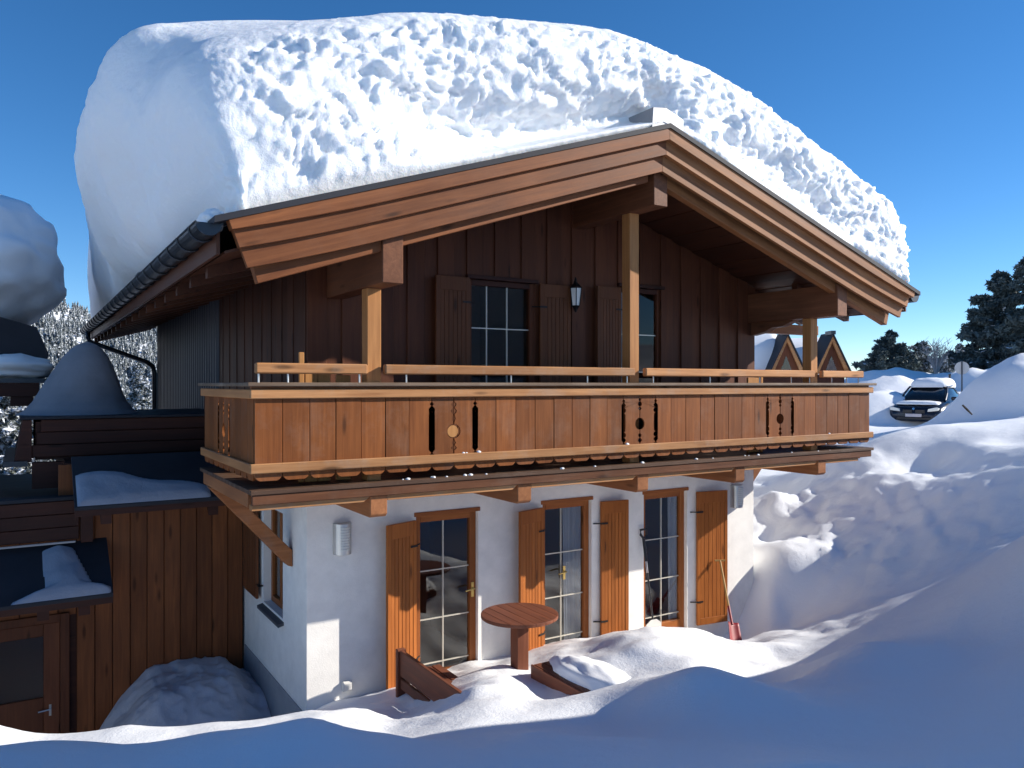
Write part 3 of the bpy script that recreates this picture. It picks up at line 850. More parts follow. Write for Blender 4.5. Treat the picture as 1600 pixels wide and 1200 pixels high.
for i in range(0, len(lbx), 2):
    a, b_ = lbx[i], lbx[i+1]
    ch = .07 if i + 2 < len(lbx) else 0
    MB().prism([(a, -1.1), (b_, -1.1), (b_ - ch, -1.153), (a, -1.153)], BY+.008, BY+.095).build('lower_beam', M['trim'], balcony, bevel=0.004)
MB().box(BX0-.022, BX0+.06, BY+.155, 9.50, -1.14, -1.0045).build('side_beam', M['beam_y'], balcony, bevel=0.006)
MB().box(BX1-.06, BX1+.018, BY+.155, 9.50, -1.14, -1.0045).build('side_beam', M['beam_y'], balcony, bevel=0.006)
jo = None
for x in (2.98, 4.69, 6.40, 8.10, 9.80):
    if jo is None:
        jo = MB().prism([(BY+.006, -1.1), (BY+.006, -1.285), (BY+.04, -1.315), (YW+.1, -1.315), (YW+.1, -1.1)], x-.088, x+.088, axis='x').build('joist', M['beam_y'], balcony, bevel=0.006)
        jl = WL[jo.name].copy()
    else:
        again(jo, balcony, (x, jl.y, jl.z))

# ornament cut into the meeting edges of two boards: (depth below the board top, half width)
def beads(kind):
    p = []
    def ball(c, r, n=7):
        for a in np.linspace(0, math.pi, n):
            p.append((c - r*math.cos(a), max(.004, r*math.sin(a))))
    def diamond(c, r): p.extend([(c-r, .004), (c, r), (c+r, .004)])
    if kind == 'slot':
        diamond(.075, .022); diamond(.125, .034); ball(.185, .033)
        p.extend([(.222, .014), (.235, .024), (.33, .027), (.43, .024), (.443, .014)])
        ball(.482, .033); diamond(.542, .034); diamond(.592, .022)
    elif kind == 'disc':
        diamond(.06, .022); ball(.11, .03); diamond(.165, .025)
        p.extend([(.20, .005), (.27, .005)])
        ball(.35, .072, 13)
        p.extend([(.43, .005), (.455, .005)])
        ball(.49, .024); diamond(.55, .034)
    elif kind == 'wave':
        for d_, w_ in ((.05, .004), (.08, .03), (.115, .008), (.15, .035), (.19, .006), (.23, .02), (.26, .006)): p.append((d_, w_))
        ball(.36, .075, 13)
        for d_, w_ in ((.455, .008), (.48, .022), (.505, .006), (.535, .034), (.56, .004)): p.append((d_, w_))
    return p
orn = {7: 'slot', 8: 'wave', 9: 'slot', 17: 'slot', 18: 'disc', 19: 'slot', 27: 'slot', 28: 'disc', 29: 'slot'}
def board_poly(wd, left=None, right=None, z_top=BT, z_bot=BBOT):
    """outline in (across, z), across from 0 to wd, bottom corners scalloped"""
    g = .0025; cr = .045
    L_ = [(g, z_top)]
    if left: L_ += [(g + w_, z_top - d_) for d_, w_ in left]
    L_ += [(g, z_bot + cr), (g + .012, z_bot + cr*.55), (g + .03, z_bot + .008), (g + .05, z_bot)]
    R_ = [(wd - .05 - g, z_bot), (wd - .03 - g, z_bot + .008), (wd - .012 - g, z_bot + cr*.55), (wd - g, z_bot + cr)]
    if right: R_ += [(wd - g - w_, z_top - d_) for d_, w_ in reversed(right)]
    R_ += [(wd - g, z_top)]
    return L_ + R_
plain_board = None
rb = random.Random(3)
for k in range(NB):
    lf, rg = orn.get(k), orn.get(k+1)
    jig = rb.uniform(-.003, .003)
    if lf is None and rg is None:
        if plain_board is None:
            plain_board = MB().prism([(BX0 + k*pitch + p_, z_) for p_, z_ in board_poly(pitch)], BY-.012, BY+.012).build('board', M['board'], balcony, bevel=0.003)
            pz = WL[plain_board.name].z
        else:
            again(plain_board, balcony, (BX0 + (k+.5)*pitch, BY + jig, pz + rb.uniform(-.004, .004)))
    else:
        MB().prism([(BX0 + k*pitch + p_, z_) for p_, z_ in board_poly(pitch, beads(lf) if lf else None, beads(rg) if rg else None)], BY-.012+jig, BY+.012+jig).build('board', M['board'], balcony)
pg = [(BX0 + 8*pitch - .012 + .062*math.cos(a), BT - .36 + .062*math.sin(a)) for a in np.linspace(0, 2*math.pi, 22, endpoint=False)]
MB().prism(pg, BY-.010, BY+.010).build('plug', M['chair'], balcony)
sorn = {4: 'slot', 5: 'disc', 6: 'slot'}
plain_side = None
nsb = 9; sp = (9.54 - BY - .02) / nsb
for xs_, dx in ((BX0, -1), (BX1, 1)):
    for k in range(nsb):
        y0 = BY + .016 + k*sp
        lf, rg = sorn.get(k), sorn.get(k+1)
        x = xs_ + .012 * (-dx)
        MB().prism([(y0 + p_, z_) for p_, z_ in board_poly(sp, beads(lf) if lf else None, beads(rg) if rg else None)], x-.012, x+.012, axis='x').build('board', M['board'], balcony)
# trims on the outside of the boards
MB().box(BX0-.045, BX1+.045, BY-.052, BY-.0125, -.135, -.048).build('trim', M['trim'], balcony, bevel=0.008)
MB().box(BX0-.045, BX1+.045, BY-.052, BY-.0155, -.812, -.722).build('trim', M['trim'], balcony, bevel=0.008)
for x0_, x1_ in ((BX0-.045, BX0-.004), (BX1+.004, BX1+.045)):
    MB().box(x0_, x1_, BY-.012, 9.54, -.135, -.05).build('trim', M['trim_y'], balcony, bevel=0.006)
    MB().box(x0_, x1_, BY-.012, 9.54, -.812, -.724).build('trim', M['trim_y'], balcony, bevel=0.006)
MB().box(BX0-.075, BX1+.075, BY-.085, BY+.10, -.022, .014).build('cap_rail', M['deck'], balcony, bevel=0.006)
MB().box(BX0-.02, BX1+.02, BY+.013, BY+.075, -.128, -.0225).build('top_rail', M['beam_x'], balcony)
MB().box(BX0-.075, BX0+.10, BY+.102, 9.54, -.022, .012).build('cap_rail', M['deck'], balcony, bevel=0.006)
MB().box(BX1-.10, BX1+.075, BY+.102, 9.54, -.022, .012).build('cap_rail', M['deck'], balcony, bevel=0.006)
MB().box(BX0+.02, BX1-.02, BY+.013, BY+.075, -.81, -.72).build('bottom_rail', M['beam_x'], balcony)
# posts
for x, zt_ in ((2.975, .955), (6.36, 2.09), (9.77, .955)):
    MB().box(x-.074, x+.074, BY+.115, BY+.265, -.962, zt_).build('post', M['post'], balcony, bevel=0.006)
# raised hand rail between the posts, on steel pins
hy0, hy1 = BY+.03, BY+.105
for a, b_ in ((1.80, 2.875), (3.06, 6.305), (6.475, 9.685), (9.855, 10.83)):
    MB().box(a, b_, hy0, hy1, .095, .195).build('hand_rail', M['trim'], balcony, bevel=0.012)
pin = None
for x in (1.83, 2.10, 2.80, 3.30, 4.55, 5.60, 6.20, 6.62, 7.6, 8.55, 9.2, 9.60, 10.1, 10.45, 10.74):
    if pin is None:
        pin = MB().tube([(x, BY+.067, .01), (x, BY+.067, .10)], .009, 6).build('pin', M['steel'], balcony)
        pl_ = WL[pin.name].copy()
    else:
        again(pin, balcony, (x, pl_.y, pl_.z))
# diagonal strut under the balcony's left end
MB().prism([(1.74, -1.14), (1.92, -1.14), (2.655, -1.93), (2.655, -2.12), (2.60, -2.10)], 9.08, 9.24).build('strut', M['beam_x'], chalet, bevel=0.006)
MB().prism([(10.94, -1.14), (10.76, -1.14), (9.845, -2.03), (9.845, -2.22), (9.90, -2.20)], 9.08, 9.24).build('strut', M['beam_x'], chalet, bevel=0.006)

# --- wall lamps, lantern, socket
def wall_lamp(x, z):
    r, hh = .105, .175
    pr = [(x + r*math.cos(a), YW - .002 - .13*math.sin(a)) for a in np.linspace(0, math.pi, 13)]
    o = MB().prism(pr, z-hh, z+hh, axis='z').build('wall_lamp', M['steel'], None, bevel=0.003)
    tag(o, None, 'lamp', 'half-round steel wall lamps')
    for k in range(9):
        zz = z - .115 + k*.03
        pr2 = [(x + (r+.006)*math.cos(a), YW - .002 - .138*math.sin(a)) for a in np.linspace(R(60), R(120), 7)]
        pr3 = [(x + (r-.004)*math.cos(a), YW - .002 - .128*math.sin(a)) for a in np.linspace(R(120), R(60), 7)]
        MB().prism(pr2 + pr3, zz-.009, zz+.009, axis='z').build('louver', M['louver'], o)
    return o
wall_lamp(3.06, -1.74)['label'] = 'half-round steel wall lamp left of the first terrace door'
wall_lamp(9.42, -1.74)['label'] = 'half-round steel wall lamp at the right end of the white wall'
ln = empty('lantern', (6.20, YW-.03, .95), 'black wrought lantern with pale glass on the timber wall above the balcony', 'lantern')
cx_, cy_ = 6.20, YW - .19
lt = MB()
lt.lathe([(.0, 1.42), (.012, 1.40), (.03, 1.335), (.075, 1.285), (.09, 1.275), (.085, 1.265), (0, 1.262)], (cx_, cy_, 0), 6)
lt.lathe([(0, 1.02), (.05, 1.02), (.06, 1.035), (.03, .99), (.012, .95), (0, .945)], (cx_, cy_, 0), 6)
lt.build('cap', M['iron'], ln)
for k in range(6):
    a = 2*math.pi*k/6
    MB().tube([(cx_ + .056*math.cos(a), cy_ + .056*math.sin(a), 1.03), (cx_ + .084*math.cos(a), cy_ + .084*math.sin(a), 1.268)], .006, 5).build('frame_bar', M['iron'], ln)
    a2 = 2*math.pi*(k+1)/6
    MB().add([(cx_ + .053*math.cos(a), cy_ + .053*math.sin(a), 1.035), (cx_ + .053*math.cos(a2), cy_ + .053*math.sin(a2), 1.035),
              (cx_ + .080*math.cos(a2), cy_ + .080*math.sin(a2), 1.262), (cx_ + .080*math.cos(a), cy_ + .080*math.sin(a), 1.262)], [(0,1,2,3)]).build('pane', M['headlight'], ln)
MB().box(cx_-.05, cx_+.05, YW-.055, YW-.031, 1.10, 1.30).tube([(cx_, YW-.05, 1.16), (cx_, YW-.12, 1.10), (cx_, cy_, .96)], .011, 6).build('arm', M['iron'], ln)
so = MB().box(3.06, 3.17, YW-.05, YW-.001, -3.47, -3.36).build('socket_box', M['socket'], None, bevel=0.008)
MB().box(3.07, 3.16, YW-.058, YW-.0505, -3.455, -3.375).build('lid', M['socket'], so, bevel=0.003)
tag(so, 'small white socket box low on the sunlit plaster wall', 'socket')

# --- snow lying on the roof -----------------------------------------------------
def roof_snow():
    prof = np.array([(1.40,1.40),(1.28,1.53),(1.06,1.81),(.84,2.22),(.68,2.68),(.60,3.10),(.66,3.50),(.96,3.84),(1.75,4.10),(2.95,4.36),(3.95,4.59),(5.9,4.74),
                     (7.25,4.56),(8.25,4.24),(9.4,3.84),(10.55,3.44),(11.25,3.05),(11.56,2.62),(11.52,2.10),(11.30,1.60),(11.21,1.42)])
    t = np.concatenate([[0], np.cumsum(np.linalg.norm(np.diff(prof, axis=0), axis=1))]); 
    n = 540
    # Catmull-Rom style smooth resampling
    tt = np.linspace(0, t[-1], n)
    def cr(vals):
        out = np.empty(n)
        m = np.gradient(vals, t)
        for i, q in enumerate(tt):
            k = min(len(t)-2, np.searchsorted(t, q, 'right') - 1)
            h = t[k+1]-t[k]; s = (q-t[k])/h
            out[i] = (2*s**3-3*s**2+1)*vals[k] + (s**3-2*s**2+s)*h*m[k] + (-2*s**3+3*s**2)*vals[k+1] + (s**3-s**2)*h*m[k+1]
        return out
    fx, fz = cr(prof[:, 0]), cr(prof[:, 1])
    bx = np.clip(fx, 1.60, 11.05)
    kk = np.exp(-np.linspace(-2.5, 2.5, 61)**2); kk /= kk.sum()
    bx = np.convolve(np.pad(bx, 30, mode='edge'), kk, 'valid'); bx = np.clip(bx, 1.48, 11.15)
    bz = np.array([roof_z(x) for x in bx]) + .006
    NP = np.array([(6.98,0),(6.90,.06),(6.93,.14),(6.97,.24),(6.99,.34),(7.02,.46),(7.07,.58),(7.16,.70),(7.32,.80),(7.62,.885),(8.34,.95),(9.34,.99)]) - np.array([.14, 0])
    RP = np.array([(6.98,0),(6.92,.03),(7.10,.055),(7.42,.085),(7.50,.16),(7.16,.235),(7.05,.36),(7.05,.52),(7.13,.66),(7.30,.79),(7.62,.88),(8.34,.95)]) - np.array([.14, 0])
    RP = np.vstack([RP[:-1], RP[-1:]])
    nf = 88
    def arc(pp, k):
        # weight height so that the face gets even spacing
        q = pp.copy(); q[:, 1] *= 1.7
        s = np.concatenate([[0], np.cumsum(np.linalg.norm(np.diff(q, axis=0), axis=1))]); s /= s[-1]
        u = np.linspace(0, 1, k)
        return np.interp(u, s, pp[:, 0]), np.interp(u, s, pp[:, 1])
    ny, nh = arc(NP[:11], nf); ry, rh = arc(RP, nf)
    wrec = sstep(2.7, 4.2, fx) * sstep(6.75, 6.1, fx) + 0.35 * sstep(6.9, 7.6, fx) * sstep(11, 9, fx)
    wrec = np.clip(wrec + 0.12 * fbm(fx*1.1, 0, 4, 2), 0, 1)
    Y = ny[:, None] * (1 - wrec) + ry[:, None] * wrec
    H = nh[:, None] * (1 - wrec) + rh[:, None] * wrec
    yb = np.concatenate([np.linspace(8.25, 13, 60), np.linspace(13.15, 22.1, 60), [22.3, 22.4]])
    rise = .45
    hb = np.concatenate([.95 + .05 * sstep(8.2, 9.6, yb[:-2]), [.7, .05]])
    Y = np.vstack([Y, np.repeat(yb[:, None], n, 1)]); H = np.vstack([H, np.repeat(hb[:, None], n, 1)])
    H = H * (1 - .155 * sstep(8.6, 6.4, fx)[None] * sstep(9.4, 7.7, Y) * sstep(.25, .7, H))
    # left bulge varies along the roof
    bl = np.interp(Y, [6.9, 7.4, 8.2, 9.5, 11.5, 12.6, 14.0, 15.5, 18, 20, 22.4], [.55, .62, .82, 1.0, 1.03, .98, .72, .62, .42, .34, .25])
    FX = np.repeat(fx[None], len(Y), 0); FZ = np.repeat(fz[None], len(Y), 0)
    FZ = FZ + .45 * sstep(9.6, 13.0, Y) * sstep(.7, 2.2, FX) * sstep(9.5, 6.0, FX)  # rear snow raised, unseen, so that it shades the neighbouring snow dome
    FX2 = np.where(FX < 1.62, 1.62 - (1.62 - FX) * bl, FX)
    # the corner over the left eave is worn round
    corner = sstep(3.6, 0.9, FX) * sstep(9.4, 7.0, Y)
    FZ2 = FZ - corner * 0.22 * sstep(2.4, 3.8, FZ) - 0.22 * sstep(13, 15, Y) * sstep(3, 1, FX)
    X = bx[None] + H * (FX2 - bx[None]); Z = bz[None] + H * (FZ2 - bz[None])
    Y = Y + corner * 0.35 * sstep(.3, .9, H) 
    V = np.stack([X, Y, Z], -1)
    def blur(A, sg, ax):
        k_ = int(sg*3); w_ = np.exp(-.5*(np.arange(-k_, k_+1)/sg)**2); w_ /= w_.sum()
        Pd = np.pad(A, [(k_, k_) if i == ax else (0, 0) for i in range(3)], mode='edge')
        return sum(w_[j] * np.take(Pd, np.arange(j, j + A.shape[ax]), axis=ax) for j in range(2*k_+1))
    Vb = blur(blur(V, 7, 1), 2.5, 0)
    ci = np.minimum(np.arange(n), n-1-np.arange(n))
    keep = sstep(.02, .12, H)[..., None] * sstep(6, 45, ci)[None, :, None] * (1 - sstep(21.5, 22.2, Y))[..., None]
    V = V * (1 - keep) + Vb * keep
    # displacement along normals
    du = np.gradient(V, axis=1); dv = np.gradient(V, axis=0)
    nn = np.cross(du, dv); nn /= (np.linalg.norm(nn, axis=-1, keepdims=True) + 1e-9)
    if nn[120, n//2, 2] < 0: nn = -nn
    front = sstep(8.15, 7.35, Y) * sstep(1.05, 2.3, X)
    lower = sstep(.02, .10, H) * (1 - .8 * sstep(.70, .84, H / np.maximum(.5, (1 - .155 * sstep(8.6, 6.4, fx)[None]))))
    ledge = wrec[None] * sstep(.16, .10, H)
    rough = front * lower * (1 - .85 * ledge)
    wx = .25 * fbm(X*1.6, Y*1.6, Z*1.6, 2); wz = .16 * fbm(X*1.6 + 9, Y*1.6, Z*1.6, 2)
    a1 = fbm(X*1.1, Y*1.1, Z*1.7, 3)
    a2 = ridged((X+wx)*1.5, Y*1.5, (Z+wz)*3.4 + .35*X, 2, .45)
    a3 = fbm(X*6, Y*6, Z*7, 3)
    a4 = np.abs(fbm((X+wx)*3.4, Y*3.4, (Z+wz)*4.4, 2))
    a5 = ridged((X+wx)*4.2, Y*4.2, (Z+wz)*6.0 - .5*X, 2, .5)
    a6 = np.abs(fbm((X+wx)*6.5, Y*6.5, (Z+wz)*8.5, 2))
    a7 = np.abs(fbm((X+wx)*2.0 + 7, Y*2.0, (Z+wz)*3.0, 3, .6))
    band = fbm(X*.7, Y*.7, Z*5.5, 2)
    disp = rough * (0.040*a1 + 0.018*(a2 - .5) + 0.018*a3 + .032*(a4 - .25) + .074*(a6 - .25) + .045*(a7 - .3) + .035*band)
    disp = disp + (1 - rough) * (0.05 * fbm(X*.55, Y*.55, Z*.8, 2)) * sstep(.05, .3, H)
    # soft vertical folds on the shaded side
    sidew = sstep(1.5, 1.0, X) * sstep(.1, .5, H)
    disp = disp + sidew * (0.17 * fbm(Y*.75 + .25*Z, Z*.30, 2.0, 3) + .012 * fbm(Y*6, Z*6, X*6, 2))
    V = V + nn * disp[..., None]
    # keep it out of the roof
    zr = np.array(RZ - RS*np.abs(V[..., 0]-RX)) + .004
    on = (np.abs(V[..., 0]-RX) < RE + .04)
    V[..., 2] = np.where(on, np.maximum(V[..., 2], zr), V[..., 2])
    o = grid_mesh('roof_snow', V, M['snow_roof'])
    tag(o, 'huge overhanging block of snow on the chalet roof with a crumbly front face', 'snow')
roof_snow()
# a small lump left in the gutter end and thin snow along the verge
def blob(name, c, r, mat, seed=0, amp=.25, fr=2.0, parent=None, nu=40, nv=24, flat=None, p=2.0, det=3):
    u = np.linspace(0, 2*math.pi, nu, endpoint=False); v = np.linspace(0, math.pi, nv)
    U_, V_ = np.meshgrid(u, v)
    def sp_(a): return np.sign(a) * np.abs(a) ** (2.0/p)
    d = np.stack([sp_(np.cos(U_)) * sp_(np.sin(V_)), sp_(np.sin(U_)) * sp_(np.sin(V_)), sp_(np.cos(V_))], -1)
    q = 1 + amp * fbm(d[..., 0]*fr + seed*3.7, d[..., 1]*fr + seed, d[..., 2]*fr - seed, det)
    W = d * q[..., None] * np.array(r)
    if flat is not None: W[..., 2] = np.maximum(W[..., 2], flat)
    W = W + np.array(c)
    return grid_mesh(name, W, mat, parent, closed_u=True)
tag(blob('snow_lump', (1.38, 7.06, 1.40), (.11, .13, .10), M['snow_smooth'], 3), 'small lump of snow sitting in the end of the left gutter', 'snow')

# ------------------------------------------------------------------ the annex left of the chalet
YA = 11.41
annex = empty('annex', (0.6, YA, -5.0), 'low brown timber annex built against the left side of the chalet', 'annex')
aw = MB().box(.46, XL-.02, YA+.03, YA+3.6, -5.6, -1.0).box(-4.5, .46, YA+.03, YA+3.6, -5.6, -1.46).build('wall', M['annex_x'], annex)
bwid = .205; k = 0; x = XL - .03
while x > -3.2:
    z1 = -1.02 if x > .5 else -1.47
    z0 = -5.55
    if -0.62 < x - bwid/2 < .52: z0 = -2.92
    MB().box(x - bwid + .004, x - .004, YA - .004 - .016*(k % 2), YA + .024 - .016*(k % 2), z0, z1).build('plank', M['annex'], aw, bevel=0.004)
    x -= bwid; k += 1
# annex door with a glazed upper half
ad = MB().box(.40, .50, YA-.05, YA+.02, -5.3, -2.88).box(-.70, -.60, YA-.05, YA+.02, -5.3, -2.88).box(-.60, .40, YA-.05, YA+.02, -2.98, -2.88).build('door', M['wall'], annex, bevel=0.006)
MB().box(.22, .396, YA-.03, YA+.025, -5.25, -2.985).box(-.596, -.42, YA-.03, YA+.025, -5.25, -2.985).build('stile', M['wall'], ad, bevel=0.006)
MB().box(-.416, .216, YA-.03, YA+.025, -3.14, -2.985).build('rail', M['wall'], ad, bevel=0.006)
MB().box(-.416, .216, YA-.03, YA+.025, -5.25, -3.90).build('panel', M['wall'], ad, bevel=0.006)
MB().box(-.415, .215, YA-.012, YA-.004, -3.895, -3.145).build('pane', M['glass'], ad)
MB().box(.277, .303, YA-.036, YA-.031, -4.14, -4.0).tube([(.29, YA-.035, -4.05), (.29, YA-.07, -4.05), (.16, YA-.07, -4.06)], .008, 6).build('handle', M['steel'], ad)
# sloping metal canopy over the right half of the annex wall
def canopy(x0, x1, yf, zf, zb, name, dx=0.0, nbeam=2, beam_x=None, back=YA):
    c = MB().prism([(yf, zf), (back, zb), (back, zb-.045), (yf, zf-.045)], x0, x1, axis='x').build(name, M['roof_metal'], annex, bevel=0.004)
    MB().box(x0, x1, yf+.02, yf+.05, zf-.12, zf-.046).build('fascia', M['annex_x'], c)
    for bx_ in beam_x:
        s_ = (zb - zf) / (back - yf)
        MB().prism([(yf+.09, zf-.10), (back-.03, zb-.06), (back-.03, zb-.22), (yf+.09, zf-.24)], bx_-.06, bx_+.06, axis='x').build('rafter', M['annex_x'], c)
    return c
canopy(.52, XL-.06, 10.62, -1.46, -.92, 'canopy', beam_x=(.86, 2.1))
canopy(-4.2, .92, 10.50, -2.50, -1.98, 'canopy', beam_x=(-1.9, -.72, .20, .62))
# parapet boards above the lower canopy
for i in range(3):
    MB().box(-4.2, .60 - .0*i, YA-.10-.012*i, YA-.055-.012*i, -1.95 + i*.165, -1.95 + i*.165 + .158).build('parapet_board', M['annex_x'], annex, bevel=0.005)
MB().box(-4.2, .70, YA-.16, YA+.12, -1.452, -1.405).build('parapet_cap', M['roof_metal'], annex, bevel=0.005)
MB().box(.62, .76, YA-.13, YA-.03, -2.0, -1.40).build('corner_post', M['annex_x'], annex, bevel=0.005)
MB().box(-4.2, .56, YA-.165, YA-.13, -1.985, -1.962).build('drip_edge', M['metal_zinc'], annex)
# raised roof part with its boarded fascia, on which the grey cone stands
rp = MB().box(.14, 2.62, 12.1, 14.6, -1.0, -.50).build('raised_roof', M['annex_x'], annex)
for i in range(3):
    MB().box(.10 + .05*i, 2.62, 12.05 - .012*(2-i), 12.095, -.96 + .165*i, -.96 + .165*i + .158).build('fascia_board', M['annex_x'], rp, bevel=0.006)
MB().box(-.04, 2.62, 11.98, 14.7, -.465, -.43).build('roof_sheet', M['roof_metal'], rp, bevel=0.004)
MB().prism([(.0, -.47), (.10, -.47), (.10, -1.02), (-.10, -1.02)], 12.0, 14.6).build('side_board', M['annex_x'], rp, bevel=0.004)
MB().prism([(-.22, -1.00), (.05, -1.00), (.05, -1.07), (-.22, -1.07)], 11.96, 14.7).build('gutter', M['metal_dark'], rp)
MB().box(.10, 1.2, 11.9, 12.04, -1.36, -1.02).build('side_panel', M['annex_x'], rp)

# grey cone and snow on the annex
def flared_cone():
    c = np.array([.80, 13.0])
    hh = np.array([0, .06, .16, .34, .56, .78, .94, 1.0]); rr = np.array([.80, .71, .62, .52, .41, .30, .165, .0])
    nv, nu = 46, 72
    t = np.linspace(0, 1, nv); V = np.zeros((nv, nu, 3))
    a = np.linspace(0, 2*math.pi, nu, endpoint=False)
    arc_h = np.interp(t, np.linspace(0, 1, 8), hh); arc_r = np.interp(t, np.linspace(0, 1, 8), rr)
    for _ in range(4):
        arc_r[1:-1] = (arc_r[:-2] + arc_r[1:-1]*2 + arc_r[2:]) / 4; arc_h[1:-1] = (arc_h[:-2] + arc_h[1:-1]*2 + arc_h[2:]) / 4
    for i in range(nv):
        q = arc_r[i] * (1 + .03 * fbm(np.cos(a)*1.5, np.sin(a)*1.5, arc_h[i]*2, 3) + .006*math.sin(arc_h[i]*60))
        V[i, :, 0] = c[0] + q*np.cos(a) - .10*(1 - arc_h[i]); V[i, :, 1] = c[1] + q*np.sin(a)*.85
        V[i, :, 2] = -.44 + 1.06 * arc_h[i]
    o = grid_mesh('cone_cover', V, M['cone'], closed_u=True)
    tag(o, 'smooth dark grey flared cone standing on the annex roof', 'cone cover')
flared_cone()
def sheet_snow(name, label, x0, x1, yf, yb, pl, thick, edge):
    """snow lying on a sloped canopy: covers the area where edge(u, v) > 0"""
    nu, nv = 60, 34
    V = np.zeros((nv, nu, 3))
    for j, v in enumerate(np.linspace(0, 1, nv)):
        for i, u in enumerate(np.linspace(0, 1, nu)):
            e = max(0.0, edge(u, v))
            th = thick * min(1.0, e * 5) ** .6 * (1 + .25*float(noise3(u*5, v*4, 2.2)))
            rim = min(1, v*9, u*14, (1-u)*14)
            yy_ = yf + (yb-yf)*v
            V[j, i] = (x0 + (x1-x0)*u, yy_, pl[1] + (yy_-pl[0])*(pl[3]-pl[1])/(pl[2]-pl[0]) + (th*max(0, rim)**.5 if e > 0 else -.03))
    o = grid_mesh(name, V, M['snow_dull'])
    return tag(o, label, 'snow')
sheet_snow('snow_patch', 'grey snow patch on the metal canopy below the grey cone', .55, XL-.6, 10.63, 11.3, (10.62, -1.46, YA, -.92), .055,
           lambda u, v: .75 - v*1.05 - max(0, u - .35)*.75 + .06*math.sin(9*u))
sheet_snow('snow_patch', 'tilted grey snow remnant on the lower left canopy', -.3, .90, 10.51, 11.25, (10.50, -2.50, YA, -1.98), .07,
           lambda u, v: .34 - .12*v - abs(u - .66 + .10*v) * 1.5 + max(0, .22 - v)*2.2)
# trodden pile in the corner between annex and plaster wall
def corner_pile():
    xs_ = np.linspace(.35, 2.64, 90); ys_ = np.linspace(8.6, 11.39, 100)
    X, Y = np.meshgrid(xs_, ys_)
    t = sstep(.35, 1.5, X + .10*fbm(Y*1.5, X, 3, 2)) * sstep(8.5, 10.5, Y) 
    Z = -5.2 + 1.42 * t ** .75 + .07 * fbm(X*1.6, Y*1.6, 1.1, 4) * t + .03*ridged(X*4, Y*4, 2.2, 3) * t - .22 * sstep(2.25, 2.64, X)
    o = grid_mesh('snow_pile', np.stack([X, Y, Z], -1), M['snow_grey'])
    tag(o, 'shaded lumpy snow pile in the corner between annex and white wall', 'snow')
corner_pile()

# ------------------------------------------------------------------ terrace furniture
def bench_with_back(loc, label):
    x, y0, y1, zt = loc
    b = empty('garden_bench', (x+.25, (y0+y1)/2, -3.66), label, 'bench')
    MB().box(x-.022, x+.022, y0, y1, zt-.28, zt).build('backrest', M['furn_y'], b, bevel=0.006)
    MB().box(x-.018, x+.018, y0, y1, zt-.42, zt-.31).build('back_rail', M['furn_y'], b, bevel=0.006)
    for yy in (y0-.06, y1+.004):
        MB().box(x-.05, x+.05, yy, yy+.056, -3.75, zt+.01).build('leg', M['furn_z'], b, bevel=0.006)
        MB().box(x+.40, x+.48, yy, yy+.056, -3.75, -3.22).build('leg', M['furn_z'], b, bevel=0.006)
        MB().box(x+.052, x+.398, yy, yy+.056, -3.32, -3.23).build('crosspiece', M['furn'], b, bevel=0.005)
    for i in range(4):
        MB().box(x+.06+i*.11, x+.16+i*.11, y0-.06, y1+.06, -3.225, -3.19).build('seat_slat', M['furn_y'], b, bevel=0.005)
    return b
bench_with_back((3.54, 6.5, 7.98, -2.93), 'dark wooden garden bench half buried in snow before the left terrace door')
b2 = empty('garden_bench', (4.85, 6.4, -3.66), 'snow-covered low wooden bench right of the round table', 'bench')
for i in range(4):
    MB().box(4.635+i*.12, 4.745+i*.12, 5.7, 6.99, -3.035, -2.995).build('seat_slat', M['furn_y'], b2, bevel=0.005)
MB().box(4.64, 5.11, 6.992, 7.03, -3.27, -3.005).build('end_board', M['furn'], b2, bevel=0.005)
MB().box(4.612, 4.634, 5.7, 7.03, -3.27, -3.0).build('apron', M['furn_y'], b2, bevel=0.003)
for lx_, ly in ((4.68, 6.93), (5.06, 6.93), (4.68, 5.76), (5.06, 5.76)):
    MB().box(lx_-.035, lx_+.035, ly-.035, ly+.035, -3.8, -3.04).build('leg', M['furn_z'], b2)
tag(blob('snow_cushion', (4.95, 6.40, -3.0), (.27, .62, .13), M['snow_smooth'], 4, .14, fr=2.2, p=2.2), 'cushion of snow lying on the low wooden bench', 'snow')
tb = empty('bar_table', (4.68, 7.36, -3.66), 'round dark wooden bar table on a single post standing in the snow', 'table')
tx, ty, tz = 4.68, 7.36, -2.545
nb_ = 7; rad = .43
for i in range(nb_):
    xa_, xb_ = -rad + 2*rad*i/nb_ + .001, -rad + 2*rad*(i+1)/nb_ - .001
    pts = [(xa_, -math.sqrt(max(0, rad**2 - xa_**2)))]
    qs = np.linspace(xa_, xb_, 8)
    pts = [(tx+q, ty - math.sqrt(max(0, rad**2 - q*q))) for q in qs] + [(tx+q, ty + math.sqrt(max(0, rad**2 - q*q))) for q in qs[::-1]]
    cl = []
    for p_ in pts:
        if not cl or (abs(p_[0]-cl[-1][0]) + abs(p_[1]-cl[-1][1])) > 1e-4: cl.append(p_)
    MB().prism(cl, tz-.036, tz, axis='z').build('top_board', M['furn_y'], tb, bevel=0.003)
MB().box(tx-.30, tx+.30, ty-.04, ty+.04, tz-.09, tz-.037).build('batten', M['furn'], tb)
MB().box(tx-.075, tx+.075, ty-.075, ty+.075, -3.8, tz-.091).build('post', M['furn_z'], tb, bevel=0.008)

